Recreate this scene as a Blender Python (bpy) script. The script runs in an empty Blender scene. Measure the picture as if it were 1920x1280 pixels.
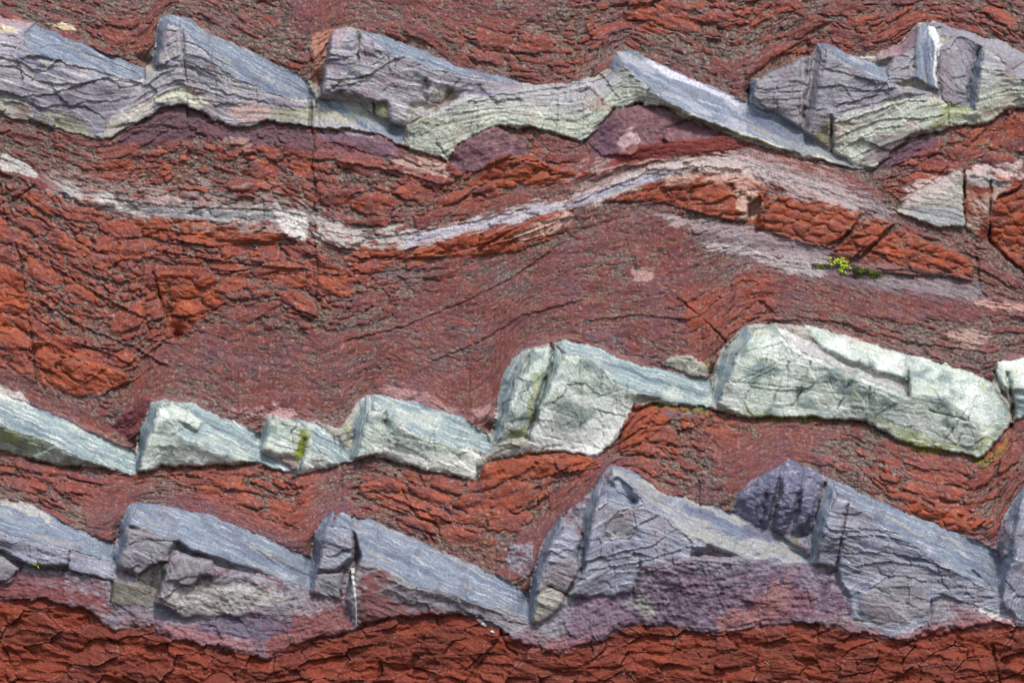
import bpy, math, random
import numpy as np

random.seed(7)
# ---------------------------------------------------------------- camera, sky, sun, exposure
S = 0.004                      # metres per picture unit on the rock face
DIST = 40.0                    # the camera stands forty metres out, with a long lens
SUN_EL, SUN_AZ = 51.0, 22.0    # the sun behind thin cloud, to the right of the camera
sc = bpy.context.scene
cam_d = bpy.data.cameras.new("camera")
cam = bpy.data.objects.new("camera", cam_d)
sc.collection.objects.link(cam)
cam.location = (0, -DIST, 0)
cam.rotation_euler = (math.radians(90), 0, 0)
cam_d.sensor_width = 36
cam_d.lens = 36 * DIST / (1920 * S)
cam_d.clip_start = 1.0
cam_d.clip_end = 400
sc.camera = cam

w = bpy.data.worlds.new("World")
sc.world = w
w.use_nodes = True
nt = w.node_tree
bg = nt.nodes["Background"]
sky = nt.nodes.new("ShaderNodeTexSky")
sky.sky_type = 'NISHITA'
sky.sun_disc = False
sky.sun_elevation = math.radians(SUN_EL)
sky.sun_rotation = math.radians(180 - SUN_AZ)
sky.dust_density = 2.0
nt.links.new(sky.outputs[0], bg.inputs[0])
bg.inputs[1].default_value = 0.085
sd = bpy.data.lights.new("sun", 'SUN')
sd.energy = 1.5
sd.angle = math.radians(10)
sd.color = (1.0, 0.965, 0.91)
sun = bpy.data.objects.new("sun", sd)
sc.collection.objects.link(sun)
_e, _a = math.radians(SUN_EL), math.radians(SUN_AZ)
from mathutils import Vector
sun_dir = Vector((math.sin(_a) * math.cos(_e), -math.cos(_a) * math.cos(_e), math.sin(_e)))
sun.rotation_euler = sun_dir.to_track_quat('Z', 'Y').to_euler()
sun.location = (4, -6, 8)
vs = sc.view_settings
vs.view_transform = 'Standard'
vs.look = 'None'
vs.exposure = 0.9
vs.gamma = 1
vs.use_curve_mapping = False

# ---------------------------------------------------------------- noise helpers (numpy)
def _h(ix, iy, seed):
    x = (ix.astype(np.int64) * 374761393 + iy.astype(np.int64) * 668265263 + seed * 1442695041) & 0xFFFFFFFF
    x = ((x ^ (x >> 13)) * 1274126177) & 0xFFFFFFFF
    x = ((x ^ (x >> 16)) * 2246822519) & 0xFFFFFFFF
    return ((x ^ (x >> 15)) & 0xFFFFFF).astype(np.float32) / 16777216.0

def noise(x, y, seed=0):
    """gradient noise, about -1..1"""
    x0 = np.floor(x); y0 = np.floor(y)
    fx = (x - x0).astype(np.float32); fy = (y - y0).astype(np.float32)
    ix = x0.astype(np.int64); iy = y0.astype(np.int64)
    sx = fx * fx * fx * (fx * (fx * 6 - 15) + 10); sy = fy * fy * fy * (fy * (fy * 6 - 15) + 10)
    def g(i, j):
        a = _h(ix + i, iy + j, seed) * 6.2831853
        return np.cos(a) * (fx - i) + np.sin(a) * (fy - j)
    a = g(0, 0); b = g(1, 0); c = g(0, 1); d = g(1, 1)
    return ((a + (b - a) * sx) + ((c + (d - c) * sx) - (a + (b - a) * sx)) * sy) * 1.5

def fbm(x, y, octv=4, seed=0, gain=0.5):
    r = 0; amp = 1; tot = 0
    for o in range(octv):
        r = r + amp * noise(x * 2 ** o + 17.3 * o, y * 2 ** o - 9.1 * o, seed + o * 31)
        tot += amp; amp *= gain
    return r / tot * 1.3

def voronoi(x, y, seed=0):
    """distance to the nearest cell border, the cell's hash and the offset from its seed point"""
    ix = np.floor(x).astype(np.int64); iy = np.floor(y).astype(np.int64)
    f1 = np.full(x.shape, 9.0, np.float32); f2 = f1.copy()
    cid = np.zeros(x.shape, np.int64)
    dx = np.zeros(x.shape, np.float32); dy = dx.copy()
    for j in (-1, 0, 1):
        for i in (-1, 0, 1):
            cx = ix + i; cy = iy + j
            px = cx + 0.1 + 0.8 * _h(cx, cy, seed) - x
            py = cy + 0.1 + 0.8 * _h(cx, cy, seed + 77) - y
            px = px.astype(np.float32); py = py.astype(np.float32)
            d = np.sqrt(px * px + py * py)
            near = d < f1
            f2 = np.where(near, f1, np.minimum(f2, d))
            cid = np.where(near, (cx & 0xFFFF) * 65536 + (cy & 0xFFFF), cid)
            dx = np.where(near, -px, dx); dy = np.where(near, -py, dy)
            f1 = np.where(near, d, f1)
    return f2 - f1, cid, dx, dy

def cell_rand(cid, seed):
    return _h(cid, cid >> 7, seed)

def blur(a, sig):
    r = int(3 * sig + 1)
    k = np.exp(-0.5 * (np.arange(-r, r + 1) / sig) ** 2); k = (k / k.sum()).astype(np.float32)
    p = np.pad(a, ((r, r), (0, 0)), 'edge'); o = sum(k[i] * p[i:i + a.shape[0]] for i in range(2 * r + 1))
    p = np.pad(o, ((0, 0), (r, r)), 'edge')
    return sum(k[i] * p[:, i:i + a.shape[1]] for i in range(2 * r + 1))

def smooth01(x, a, b):
    t = np.clip((x - a) / (b - a), 0, 1)
    return t * t * (3 - 2 * t)

def lin(r, g, b):
    f = lambda c: (c / 255 / 12.92) if c / 255 <= 0.04045 else ((c / 255 + 0.055) / 1.055) ** 2.4
    return np.array([f(r), f(g), f(b)], np.float32)

# ---------------------------------------------------------------- the grid the rock face is surveyed on
ST = 1.75
us = np.arange(-170, 2092, ST); vsn = np.arange(-130, 1412, ST)
U, V = np.meshgrid(us, vsn)
U = U.astype(np.float32); V = V.astype(np.float32)
NY, NX = U.shape
WU = U + 5.0 * fbm(U / 38, V / 38, 3, 5) + 1.3 * noise(U / 6, V / 6, 6)
WV = V + 5.0 * fbm(U / 38, V / 38, 3, 9) + 1.3 * noise(U / 6, V / 6, 10)

def P(s):
    n = [float(t) for t in s.replace(',', ' ').split()]
    return np.array(n, np.float32)
def P2(s): return P(s).reshape(-1, 2)
def P3(s): return P(s).reshape(-1, 3)

# contacts between the beds, top to bottom
CURVES = [
 P2("-200 -150 2120 -150"),
 P2("-170 15 0 28 60 48 100 62 170 90 230 112 270 130 285 114 297 38 312 26 345 33 400 65 500 112 580 152 600 162 608 148 622 58 660 52 720 70 790 92 860 125 930 142 990 158 1080 156 1140 128 1155 97 1180 92 1250 130 1340 165 1402 190 1412 150 1440 138 1520 102 1535 80 1600 106 1650 104 1690 75 1720 42 1750 40 1800 56 1870 75 1920 98 2100 150"),
 P2("-170 205 0 215 60 228 120 245 190 264 250 235 300 205 345 195 400 225 450 240 500 226 580 240 640 240 700 247 750 270 800 285 840 302 860 268 930 236 1000 240 1090 265 1110 250 1150 207 1200 194 1250 202 1300 222 1340 240 1420 265 1500 290 1600 318 1640 315 1700 262 1780 240 1850 232 1900 202 1980 190 2100 150"),
 P2("-170 270 0 300 70 335 130 368 200 375 300 390 400 402 500 396 570 410 590 440 650 455 730 457 800 440 900 420 1000 392 1060 385 1120 360 1200 322 1280 305 1380 302 1450 330 1550 360 1650 392 1720 415 1850 460 1920 520 2100 600"),
 P2("-170 680 0 738 100 778 180 815 252 850 262 805 280 757 310 748 360 756 430 788 488 810 500 776 560 787 640 800 668 755 700 741 780 755 860 782 920 812 935 750 960 675 1000 650 1050 640 1110 650 1200 685 1330 712 1350 655 1400 608 1460 605 1550 620 1700 665 1800 690 1860 715 1872 680 1920 668 2100 690"),
 P2("-170 820 0 842 100 870 190 876 245 890 300 872 400 872 480 867 560 890 620 872 700 852 780 875 890 898 910 862 1000 847 1060 847 1120 856 1160 822 1185 768 1220 756 1330 763 1400 782 1500 782 1620 787 1700 832 1840 858 1890 802 1920 776 2100 760"),
 P2("-170 920 0 942 60 946 130 985 215 1022 226 982 250 943 300 946 400 966 500 1010 580 1046 592 992 640 960 700 976 800 1020 860 1046 950 1086 990 1112 1010 1025 1060 962 1110 920 1145 870 1180 880 1250 926 1370 958 1400 906 1480 863 1560 898 1650 940 1750 980 1862 1025 1880 965 1920 910 2100 900"),
 P2("-170 1100 0 1128 80 1122 150 1135 210 1180 290 1176 300 1192 420 1218 500 1232 600 1197 650 1186 720 1160 800 1150 900 1156 950 1188 1000 1212 1050 1222 1130 1200 1160 1172 1250 1170 1340 1190 1400 1176 1500 1166 1600 1186 1690 1202 1760 1180 1850 1172 1910 1172 2100 1180"),
 P2("-200 1430 2120 1430"),
]
NC = len(CURVES)
def col(c): return np.interp(us, c[:, 0], c[:, 1]).astype(np.float32)
CV = np.array([col(c) for c in CURVES])                       # NC x NX
def sm1(a, px):
    s = px / ST; r = int(3 * s); k = np.exp(-0.5 * (np.arange(-r, r + 1) / s) ** 2); k /= k.sum()
    return np.convolve(np.pad(a, r, 'edge'), k, 'valid').astype(np.float32)
CS = np.array([sm1(c, 28) for c in CV])
CB = np.array([sm1(c, 60) for c in CV])
NOM = CS.mean(axis=1)
def loft(curves, vals, vv):
    """piecewise-linear in v between the curves"""
    out = np.full(vv.shape, vals[0], np.float32)
    for i in range(NC - 1):
        a = curves[i][None, :]; b = curves[i + 1][None, :]
        t = np.clip((vv - a) / np.maximum(b - a, 8), 0, 1)
        out = out + t * (vals[i + 1] - vals[i])
    return out
B = loft(CS, NOM, V)                                          # depth in the unfolded pile of beds
BASE = blur(loft(CB, [-50, 15, 48, 78, 150, 180, 228, 268, 285], V), 6)
BASE += 10 * fbm(U / 330, V / 210, 3, 21)

def rows(i): return CV[i][None, :]
RAG = 13 * fbm(U / 26, V / 20, 5, 29, 0.6)
def beyond(i): return WV + RAG * {7: 1.0, 2: 0.45, 5: 0.4}.get(i, 0.0) > rows(i)
bed = np.zeros(U.shape, np.int8)
for i, nb in ((1, 1), (2, 2), (4, 4), (5, 5), (6, 6), (7, 7)):
    bed = np.where(beyond(i), nb, bed)
# bed: 0 top red, 1 upper grey, 2 middle red, 4 green, 5 lower red, 6 purple, 7 bottom red

def inside(poly, x, y):
    r = np.zeros(x.shape, bool); n = len(poly)
    for i in range(n):
        x1, y1 = poly[i]; x2, y2 = poly[(i + 1) % n]
        if y1 == y2: continue
        c = (y1 > y) != (y2 > y)
        r ^= c & (x < (x2 - x1) * (y - y1) / (y2 - y1) + x1)
    return r

def window(poly, pad=14):
    u0, v0 = poly[:, 0].min() - pad, poly[:, 1].min() - pad
    u1, v1 = poly[:, 0].max() + pad, poly[:, 1].max() + pad
    i0 = max(0, int((v0 - vsn[0]) / ST)); i1 = min(NY, int((v1 - vsn[0]) / ST) + 2)
    j0 = max(0, int((u0 - us[0]) / ST)); j1 = min(NX, int((u1 - us[0]) / ST) + 2)
    return slice(i0, i1), slice(j0, j1)

def mvc(poly, x, y):
    px, py, h = poly[:, 0], poly[:, 1], poly[:, 2]
    dx = px[None] - x[:, None]; dy = py[None] - y[:, None]
    r = np.sqrt(dx * dx + dy * dy) + 1e-3
    dx2 = np.roll(dx, -1, 1); dy2 = np.roll(dy, -1, 1); r2 = np.roll(r, -1, 1)
    A = dx * dy2 - dx2 * dy; D = dx * dx2 + dy * dy2
    A = np.where(np.abs(A) < 1e-2, 1e-2, A)
    t = (r * r2 - D) / A
    wgt = (np.roll(t, 1, 1) + t) / r
    s = wgt.sum(1)
    s = np.where(np.abs(s) < 1e-6, 1e-6, s)
    o = (wgt * h[None]).sum(1) / s
    return np.clip(o, h.min() - 2, h.max() + 2)

# ---------------------------------------------------------------- every block of the hard beds, facet by facet
# (thing, part, rock kind, streak angle or None, "u v relief" corners)
FACETS = [
 # upper bed, far left: a folded stack of layers
 ("a", "bedding_surface", "blue", 26, "40 62 8 62 47 0 80 52 3 160 84 2 270 128 -6 275 150 -6 200 142 10 120 117 22 70 109 26 44 92 24"),
 ("a", "broken_crest", "lilac", 10, "-170 5 0 0 28 0 62 47 4 44 66 12 44 92 24 70 109 26 30 110 26 -170 66 26"),
 ("a", "front_layer", "lilac", None, "-170 66 26 30 108 26 120 118 22 200 142 12 275 150 -4 262 172 0 170 166 16 120 140 20 100 134 8 60 150 14 0 138 16 -170 110 16"),
 ("a", "front_layer", "lilac", None, "-170 125 22 0 120 22 40 135 22 66 150 14 85 132 26 118 128 28 170 160 22 262 172 4 250 185 4 180 176 10 60 176 14 0 160 16 -170 150 16"),
 ("a", "front_layer", "dusk", None, "-170 165 20 0 160 20 60 178 18 110 174 16 180 150 22 235 160 12 262 175 2 240 200 2 205 225 2 190 262 0 120 243 0 62 225 2 64 196 8 0 180 12 -170 175 12"),
 ("a", "lower_layer", "pale", None, "-170 180 12 0 184 12 50 190 12 62 200 14 55 224 4 0 215 2 -170 205 2"),
 # upper bed, the tall peaked block
 ("b", "bedding_surface", "blue", 30, "312 25 0 345 32 2 400 65 2 500 112 0 580 152 -6 592 190 -10 532 184 10 452 152 26 396 112 38 342 52 44 318 45 38"),
 ("b", "end_face", "blue", 100, "285 118 -4 296 40 2 312 26 0 318 45 38 305 80 34 292 128 24"),
 ("b", "front_piece", "lilac", None, "292 128 26 305 80 36 318 45 40 340 50 42 343 100 38 330 128 26"),
 ("b", "front_face", "lilac", None, "288 134 22 330 124 26 345 100 40 342 52 44 396 112 38 452 152 26 532 184 12 590 192 -2 590 236 0 500 226 6 450 238 4 400 222 8 345 196 10 300 203 8 250 232 4 190 262 0 200 238 4 240 192 8 262 172 12"),
 # upper bed, the wedge behind it
 ("c", "bedding_surface", "blue", 26, "660 52 0 720 68 2 790 92 0 860 125 0 930 140 0 990 158 -6 860 143 26 800 126 36 725 96 42 674 60 38"),
 ("c", "end_face", "dusk", 98, "598 185 -10 604 150 -6 614 75 -2 622 58 4 618 90 34 606 178 28"),
 ("c", "front_piece", "lilac", 8, "606 178 30 618 90 38 622 58 34 668 54 36 672 118 40 640 150 36"),
 ("c", "front_face", "lilac", 12, "606 180 28 640 150 34 672 118 40 672 58 36 726 96 42 724 115 40 690 145 34 640 172 26"),
 ("c", "front_piece", "lilac", None, "672 95 34 700 95 44 700 72 40 726 96 42 724 112 38 690 122 34"),
 ("c", "front_face", "lilac", None, "640 172 24 690 140 34 724 112 38 726 96 42 800 126 36 860 143 26 985 160 2 960 178 4 870 190 10 840 165 18 828 195 14 798 196 16 798 150 26 760 135 30 800 150 26 797 192 12 740 196 18 700 190 22"),
 ("c", "under_piece", "olive", None, "700 190 10 728 192 10 728 226 8 702 218 4"),
 ("c", "under_piece", "lilac", None, "728 192 24 768 198 24 762 236 12 730 228 16"),
 ("c", "under_piece", "lilac", None, "768 200 14 800 212 20 832 198 20 858 188 18 850 205 6 800 222 2 775 215 6"),
 # tail that runs out below the two blocks
 ("t", "bedding_surface", "cream", 33, "592 190 -10 606 184 -10 672 194 -4 702 220 -8 728 230 -12 758 240 -10 752 270 0 700 247 6 640 240 6 586 240 4"),
 # upper bed, the long arch
 ("d", "bedding_surface", "sheen", 27, "1155 96 4 1180 92 0 1250 130 0 1340 165 0 1403 192 -8 1500 240 -8 1560 285 -8 1600 305 -6 1645 320 0 1600 318 2 1500 292 10 1420 264 18 1330 232 30 1250 192 38 1205 152 40 1168 120 36"),
 ("d", "end_face", "blue", 60, "1140 128 -2 1155 97 0 1168 120 34 1160 134 26"),
 ("d", "front_face", "mintspeck", None, "757 272 2 768 248 14 800 218 24 860 186 26 985 162 8 1080 157 6 1140 140 12 1168 120 36 1205 152 40 1250 192 36 1330 232 28 1250 200 22 1200 193 14 1150 206 12 1110 248 8 1090 266 4 1000 240 8 930 236 8 860 266 6 840 300 0 795 284 2"),
 ("d", "end_face", "pale", 60, "752 262 -6 764 232 10 776 206 22 802 218 24 770 248 16 757 272 4"),
 # upper bed, right hand group
 ("e", "end_face", "blue", 95, "1402 196 -8 1404 160 -2 1412 148 2 1418 152 26 1412 185 26"),
 ("e", "front_face", "slate", 0, "1412 185 26 1418 152 30 1440 140 26 1522 104 24 1522 170 24 1505 238 10 1470 225 8 1440 206 8"),
 ("f", "end_face", "slate", 102, "1503 244 -10 1512 190 -6 1524 104 -2 1534 82 4 1544 96 34 1538 150 36 1528 210 28 1512 250 16"),
 ("f", "bedding_surface", "blue", 22, "1534 80 0 1548 82 4 1600 106 0 1660 124 -6 1680 160 24 1650 150 36 1600 126 38 1548 98 36"),
 ("f", "front_face", "slate", None, "1512 250 14 1528 210 28 1538 150 38 1546 98 36 1600 126 38 1650 150 36 1680 160 28 1752 172 22 1740 186 20 1700 180 24 1640 196 26 1590 212 22 1560 222 20 1556 275 4"),
 ("f", "front_layer", "dusk", None, "1560 205 24 1600 180 32 1660 165 30 1700 180 26 1650 196 24 1600 212 26 1562 222 26"),
 ("f", "lower_layer", "mintspeck", None, "1562 222 30 1600 210 30 1650 196 28 1700 184 26 1752 180 24 1778 190 22 1778 236 8 1740 240 10 1690 262 10 1640 285 8 1604 314 2 1590 300 4 1562 284 8"),
 ("g", "quartz_face", "blue", 85, "1712 148 24 1716 52 14 1735 42 2 1752 46 6 1764 90 34 1758 172 24 1716 150 24"),
 ("g", "front_piece", "slate", 5, "1664 128 20 1680 98 22 1712 90 16 1712 148 20 1690 158 18 1664 150 20"),
 ("g", "bedding_surface", "pink", 150, "1640 104 0 1690 76 2 1720 44 0 1716 90 18 1670 108 20 1645 118 18"),
 ("g", "front_face", "slate", 70, "1762 90 20 1786 66 8 1816 138 14 1816 178 10 1764 174 12"),
 ("g", "recessed_face", "dusk", 60, "1786 66 8 1840 84 16 1820 140 -8 1814 135 12"),
 ("h", "end_face", "blue", 75, "1812 192 -12 1820 140 -6 1834 90 0 1842 86 26 1838 140 34 1828 204 20"),
 ("h", "front_face", "mintspeck", None, "1828 206 20 1838 140 34 1844 88 28 1875 108 36 1890 140 34 1930 150 30 2092 190 26 2092 160 4 1980 190 4 1900 202 4 1850 232 2 1780 238 2 1780 205 10"),
 ("h", "bedding_surface", "slate", 25, "1752 42 2 1800 54 0 1870 74 0 1920 98 0 2092 150 0 2092 190 26 1930 152 30 1890 140 34 1875 106 36 1842 86 26 1790 66 8 1762 70 10"),
 ("g", "ledge", "slate", 10, "1764 174 12 1816 180 8 1812 202 4 1780 200 8 1750 178 14"),
 # green bed
 ("i", "bedding_surface", "greyg", 26, "-170 682 0 0 738 0 60 758 0 180 815 -4 254 850 -12 258 882 -8 245 890 0 180 868 14 100 836 32 0 796 42 -170 760 42"),
 ("i", "front_face", "mossy", 20, "-170 760 42 0 796 42 100 836 32 180 868 14 245 890 0 190 877 0 100 871 2 0 843 4 -170 822 4"),
 ("j", "end_face", "greyg", 105, "252 888 -12 262 806 -8 280 757 0 302 750 2 292 778 34 274 838 34 260 884 16"),
 ("j", "bedding_surface", "greyg", 27, "302 750 0 360 756 0 430 788 0 488 812 -8 488 850 -12 560 882 -8 560 891 0 500 872 4 420 850 20 345 825 36 325 790 40 292 778 36"),
 ("j", "raised_layer", "mintf", 30, "295 765 34 320 752 8 345 765 16 382 790 20 372 806 34 350 795 40 325 790 42 296 782 38"),
 ("j", "front_face", "mintf", 12, "260 884 18 274 838 34 292 778 36 325 790 42 345 825 38 420 850 22 500 872 6 560 891 0 480 868 2 400 873 4 300 873 6"),
 ("k", "end_face", "greyg", 100, "487 850 -12 490 810 -6 500 778 0 512 774 4 506 790 28 492 846 24"),
 ("k", "front_piece", "mintf", 20, "492 846 24 506 790 30 514 775 26 560 792 30 592 806 26 572 822 22 566 858 10 530 856 16"),
 ("k", "bedding_surface", "greyg", 30, "514 774 0 560 786 0 610 802 0 656 842 -8 662 860 -6 640 868 0 600 850 20 582 818 30 560 794 32"),
 ("k", "end_face", "greyg", 110, "556 888 -2 560 860 -4 570 825 4 582 814 22 578 830 32 566 876 16"),
 ("k", "front_face", "mintf", 20, "566 876 18 578 830 34 584 816 32 600 850 24 640 868 4 618 874 2 562 892 2"),
 ("l", "end_face", "greyg", 103, "656 860 -12 664 792 -6 680 748 0 702 741 4 690 772 34 670 856 18"),
 ("l", "bedding_surface", "greyg", 22, "702 740 0 780 754 0 860 781 0 914 812 -8 922 838 -12 915 852 -2 860 836 18 780 816 34 728 796 36 728 770 36 695 766 34"),
 ("l", "front_piece", "mintf", 30, "670 856 20 690 768 36 726 768 38 720 810 30 716 850 16"),
 ("l", "front_face", "mintf", 15, "716 850 14 720 810 28 730 775 42 745 792 42 780 816 36 860 836 24 902 850 14 893 899 0 830 889 3 780 876 6 740 856 8"),
 ("m", "end_face", "greyg", 108, "920 830 -14 928 765 -8 948 692 -2 980 658 2 1000 650 4 976 690 34 956 760 38 936 826 20"),
 ("m", "front_face", "mintf", 100, "934 830 20 956 760 40 976 690 42 1000 652 26 1030 648 22 1034 675 34 1014 742 36 988 820 14 960 815 10"),
 ("n", "end_face", "greyg", 108, "986 826 4 1010 745 8 1032 680 8 1040 648 4 1054 662 36 1044 690 46 1020 750 44 996 826 26"),
 ("n", "front_face", "mintw", 60, "994 828 26 1020 750 46 1044 690 50 1056 662 44 1110 672 46 1150 712 42 1200 735 32 1190 756 16 1165 803 8 1122 856 2 1060 848 6 1000 847 8"),
 ("n", "bedding_surface", "greyg", 17, "1042 646 4 1060 638 0 1110 648 0 1200 685 0 1330 712 -8 1340 746 -12 1330 762 0 1250 752 12 1200 740 30 1150 714 42 1110 674 46 1056 660 40"),
 ("m", "lower_layer", "pale", None, "893 898 2 905 850 8 938 830 16 990 824 16 1000 847 6 910 864 2"),
 ("z", "worn_face", "pale", None, "1238 682 4 1262 664 10 1300 668 14 1330 690 6 1326 706 2 1290 700 4"),
 ("o", "end_face", "greyg", 108, "1334 750 -14 1344 692 -6 1370 640 0 1398 610 2 1412 622 30 1388 660 38 1366 710 40 1348 760 18"),
 ("o", "front_face", "mintf", 6, "1348 762 18 1366 708 42 1388 656 44 1412 620 32 1446 608 6 1478 645 38 1580 694 40 1702 742 38 1762 744 38 1834 792 28 1842 858 2 1765 842 4 1695 832 8 1620 788 8 1500 782 10 1400 782 8"),
 ("o", "recessed_bench", "lavender", 25, "1446 606 2 1500 632 4 1560 655 4 1620 686 6 1688 706 8 1702 742 16 1580 692 22 1478 645 24"),
 ("o", "upper_piece", "mintf", 22, "1506 608 0 1560 622 0 1700 665 0 1702 712 24 1620 688 26 1545 655 26 1518 630 12"),
 ("o", "front_piece", "mintf", 20, "1700 664 0 1800 690 0 1858 716 0 1886 760 0 1892 800 4 1842 858 2 1834 792 30 1762 744 40 1704 742 38 1702 705 30"),
 ("q", "upper_piece", "mintf", 10, "1862 700 2 1872 680 4 1920 668 0 2092 690 0 2092 742 22 1930 735 24 1885 728 22"),
 ("q", "front_face", "greyg", 10, "1895 752 6 1906 738 20 2092 744 22 2092 760 2 1920 778 2 1902 790 0"),
 # purple bed
 ("r", "bedding_surface", "blue", 18, "-170 920 0 0 942 0 60 946 3 130 985 0 214 1020 -8 216 1052 -10 140 1032 26 0 996 40 -170 962 40"),
 ("r", "front_layer", "lilac", 16, "-170 962 40 0 996 40 130 1030 30 128 1062 24 60 1062 24 0 1034 28 -170 1002 28"),
 ("r", "front_piece", "lilac", 14, "130 1030 30 214 1052 2 212 1090 10 128 1070 22"),
 ("r", "lower_piece", "slate", 20, "-170 1004 22 0 1038 22 38 1066 22 18 1092 18 0 1090 16 -170 1070 14"),
 ("s", "end_face", "blue", 103, "214 1062 -14 224 985 -8 238 947 0 256 942 4 242 985 38 224 1058 22"),
 ("s", "bedding_surface", "blue", 24, "256 941 0 300 946 0 400 966 0 500 1010 0 580 1046 -8 582 1102 -12 555 1094 4 400 1047 34 328 1016 42 242 985 38"),
 ("s", "front_piece", "slate", 25, "222 1062 26 242 988 40 326 1014 42 328 1024 40 314 1052 32 282 1062 28 260 1080 20"),
 ("s", "recessed_piece", "olive", 20, "256 1082 12 282 1062 22 312 1054 22 306 1080 14 294 1112 -6 262 1092 6"),
 ("s", "wedge_piece", "olive", 30, "206 1130 14 212 1082 22 256 1096 18 292 1122 2 288 1136 6 215 1138 12"),
 ("s", "front_face", "pinkgrey", None, "293 1130 34 308 1062 46 330 1030 44 400 1060 36 560 1096 10 592 1112 4 560 1140 6 500 1152 8 440 1158 12 400 1152 14 340 1158 18"),
 ("s", "raised_piece", "pinkgrey", 70, "296 1126 36 310 1060 50 332 1032 50 400 1052 48 402 1082 44 374 1076 44 366 1098 42 330 1096 40 316 1124 38"),
 ("u", "end_face", "blue", 103, "580 1106 -14 588 1012 -8 604 972 0 626 958 4 612 1000 38 590 1104 24"),
 ("u", "bedding_surface", "blue", 26, "640 960 0 700 976 0 800 1020 0 860 1046 0 945 1086 -4 990 1114 -8 998 1168 -12 960 1152 8 880 1122 24 760 1092 34 672 1042 40 664 992 38 616 984 36"),
 ("u", "front_piece", "lilac", 20, "592 1072 32 612 985 38 662 992 38 660 1046 38 632 1070 34"),
 ("u", "front_piece", "slate", 20, "584 1110 26 594 1074 30 640 1072 30 640 1120 14 600 1118 14"),
 ("u", "front_face", "pinkgrey", 22, "652 1126 26 662 1070 40 674 1042 42 760 1092 36 880 1122 26 960 1152 10 998 1170 0 960 1188 0 900 1157 4 800 1150 8 720 1160 8 660 1172 10"),
 ("w", "end_face", "blue", 103, "990 1172 -14 1000 1085 -8 1022 1008 -2 1058 962 2 1056 985 30 1030 1025 40 1006 1110 36 998 1160 18"),
 ("w", "front_piece", "lilac", 15, "1006 1112 36 1030 1025 42 1060 986 36 1090 1004 32 1092 1052 34 1062 1060 36 1030 1058 40"),
 ("w", "front_piece", "pinkgrey", 20, "1004 1114 36 1030 1060 40 1090 1054 30 1088 1082 28 1062 1114 16 1030 1098 26"),
 ("w", "front_face", "pale", 20, "996 1166 22 1006 1116 34 1030 1100 36 1062 1116 26 1050 1140 20 1010 1170 12"),
 ("v", "end_face", "blue", 103, "1086 1070 -6 1094 962 -2 1110 920 0 1140 874 2 1124 930 42 1104 1010 46 1094 1075 30"),
 ("v", "bedding_surface", "cream", 24, "1145 868 0 1180 880 0 1250 926 0 1370 958 -6 1440 985 -8 1516 1042 -10 1516 1060 0 1400 1046 18 1290 1010 36 1222 952 42 1180 908 42 1150 890 30"),
 ("v", "front_face", "lilac", None, "1066 1118 26 1094 1070 38 1104 1010 46 1124 930 44 1150 888 34 1180 908 42 1222 952 42 1290 1010 38 1330 1025 34 1285 1042 32 1200 1052 36 1186 1112 17 1110 1118 12"),
 ("v", "hollow_face", "blue", 30, "1140 905 22 1165 895 18 1180 915 22 1195 945 20 1165 950 22 1142 940 26"),
 ("v", "raised_piece", "slate", None, "1130 1005 38 1145 965 40 1195 960 38 1190 1000 34 1180 1008 22 1135 1010 26"),
 ("v", "lower_layer", "plumgrey", None, "1188 1114 15 1202 1052 40 1290 1040 42 1400 1046 26 1516 1060 8 1560 1078 12 1600 1150 8 1500 1166 4 1400 1176 4 1340 1190 2 1250 1171 4 1190 1171 4"),
 ("x", "domed_face", "plumblue", None, "1374 962 -6 1386 925 6 1430 890 10 1482 864 2 1530 884 4 1546 905 10 1536 950 8 1515 1010 -10 1490 1012 -6 1420 985 -4"),
 ("x", "rib", "plumblue", None, "1376 960 -4 1388 925 8 1425 895 14 1438 915 26 1424 985 6 1400 975 0"),
 ("x", "rib", "plumblue", None, "1430 893 10 1460 872 8 1463 890 30 1448 940 32 1438 990 10 1427 985 6 1440 925 26"),
 ("x", "rib", "plumblue", None, "1467 868 8 1500 868 8 1509 885 26 1490 950 32 1470 1002 6 1450 992 12 1462 930 32"),
 ("x", "rib", "plumblue", None, "1506 870 6 1535 885 8 1544 905 14 1523 960 22 1505 1006 -8 1485 1004 0 1500 940 30"),
 ("y", "end_face", "blue", 103, "1513 1054 -14 1520 1000 -8 1540 940 0 1560 900 8 1566 925 42 1546 990 46 1530 1060 28"),
 ("y", "bedding_surface", "blue", 25, "1562 896 0 1650 940 0 1750 980 0 1866 1030 -8 1880 1112 -12 1850 1102 6 1750 1045 32 1650 978 42 1592 938 42 1566 925 40"),
 ("y", "front_piece", "lilac", 10, "1530 1060 28 1546 990 46 1566 928 42 1592 938 44 1580 1000 40 1568 1064 18"),
 ("y", "front_face", "lilac", None, "1570 1066 24 1580 1000 42 1592 938 46 1650 978 44 1750 1045 34 1868 1112 8 1880 1122 2 1906 1172 0 1850 1152 2 1770 1112 14 1745 1132 18 1735 1170 8 1690 1200 4 1640 1186 6 1600 1152 10"),
 ("y", "lens_piece", "slate", None, "1612 1120 22 1650 1090 28 1700 1080 28 1740 1092 22 1735 1150 16 1690 1172 10 1640 1170 10 1612 1150 14"),
 ("k2", "end_face", "blue", 103, "1872 1120 -14 1876 1040 -10 1884 975 -4 1908 925 0 1922 910 2 1912 960 34 1900 1030 36 1884 1110 22"),
 ("k2", "front_face", "lilac", 115, "1880 1125 20 1900 1030 38 1912 960 36 1924 912 24 2092 900 4 2092 1178 4 1912 1174 4 1886 1140 14"),
 ("k2", "front_piece", "slate", 110, "1870 1030 6 1880 985 18 1896 978 28 1900 1010 26 1880 1050 12"),
]
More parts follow.
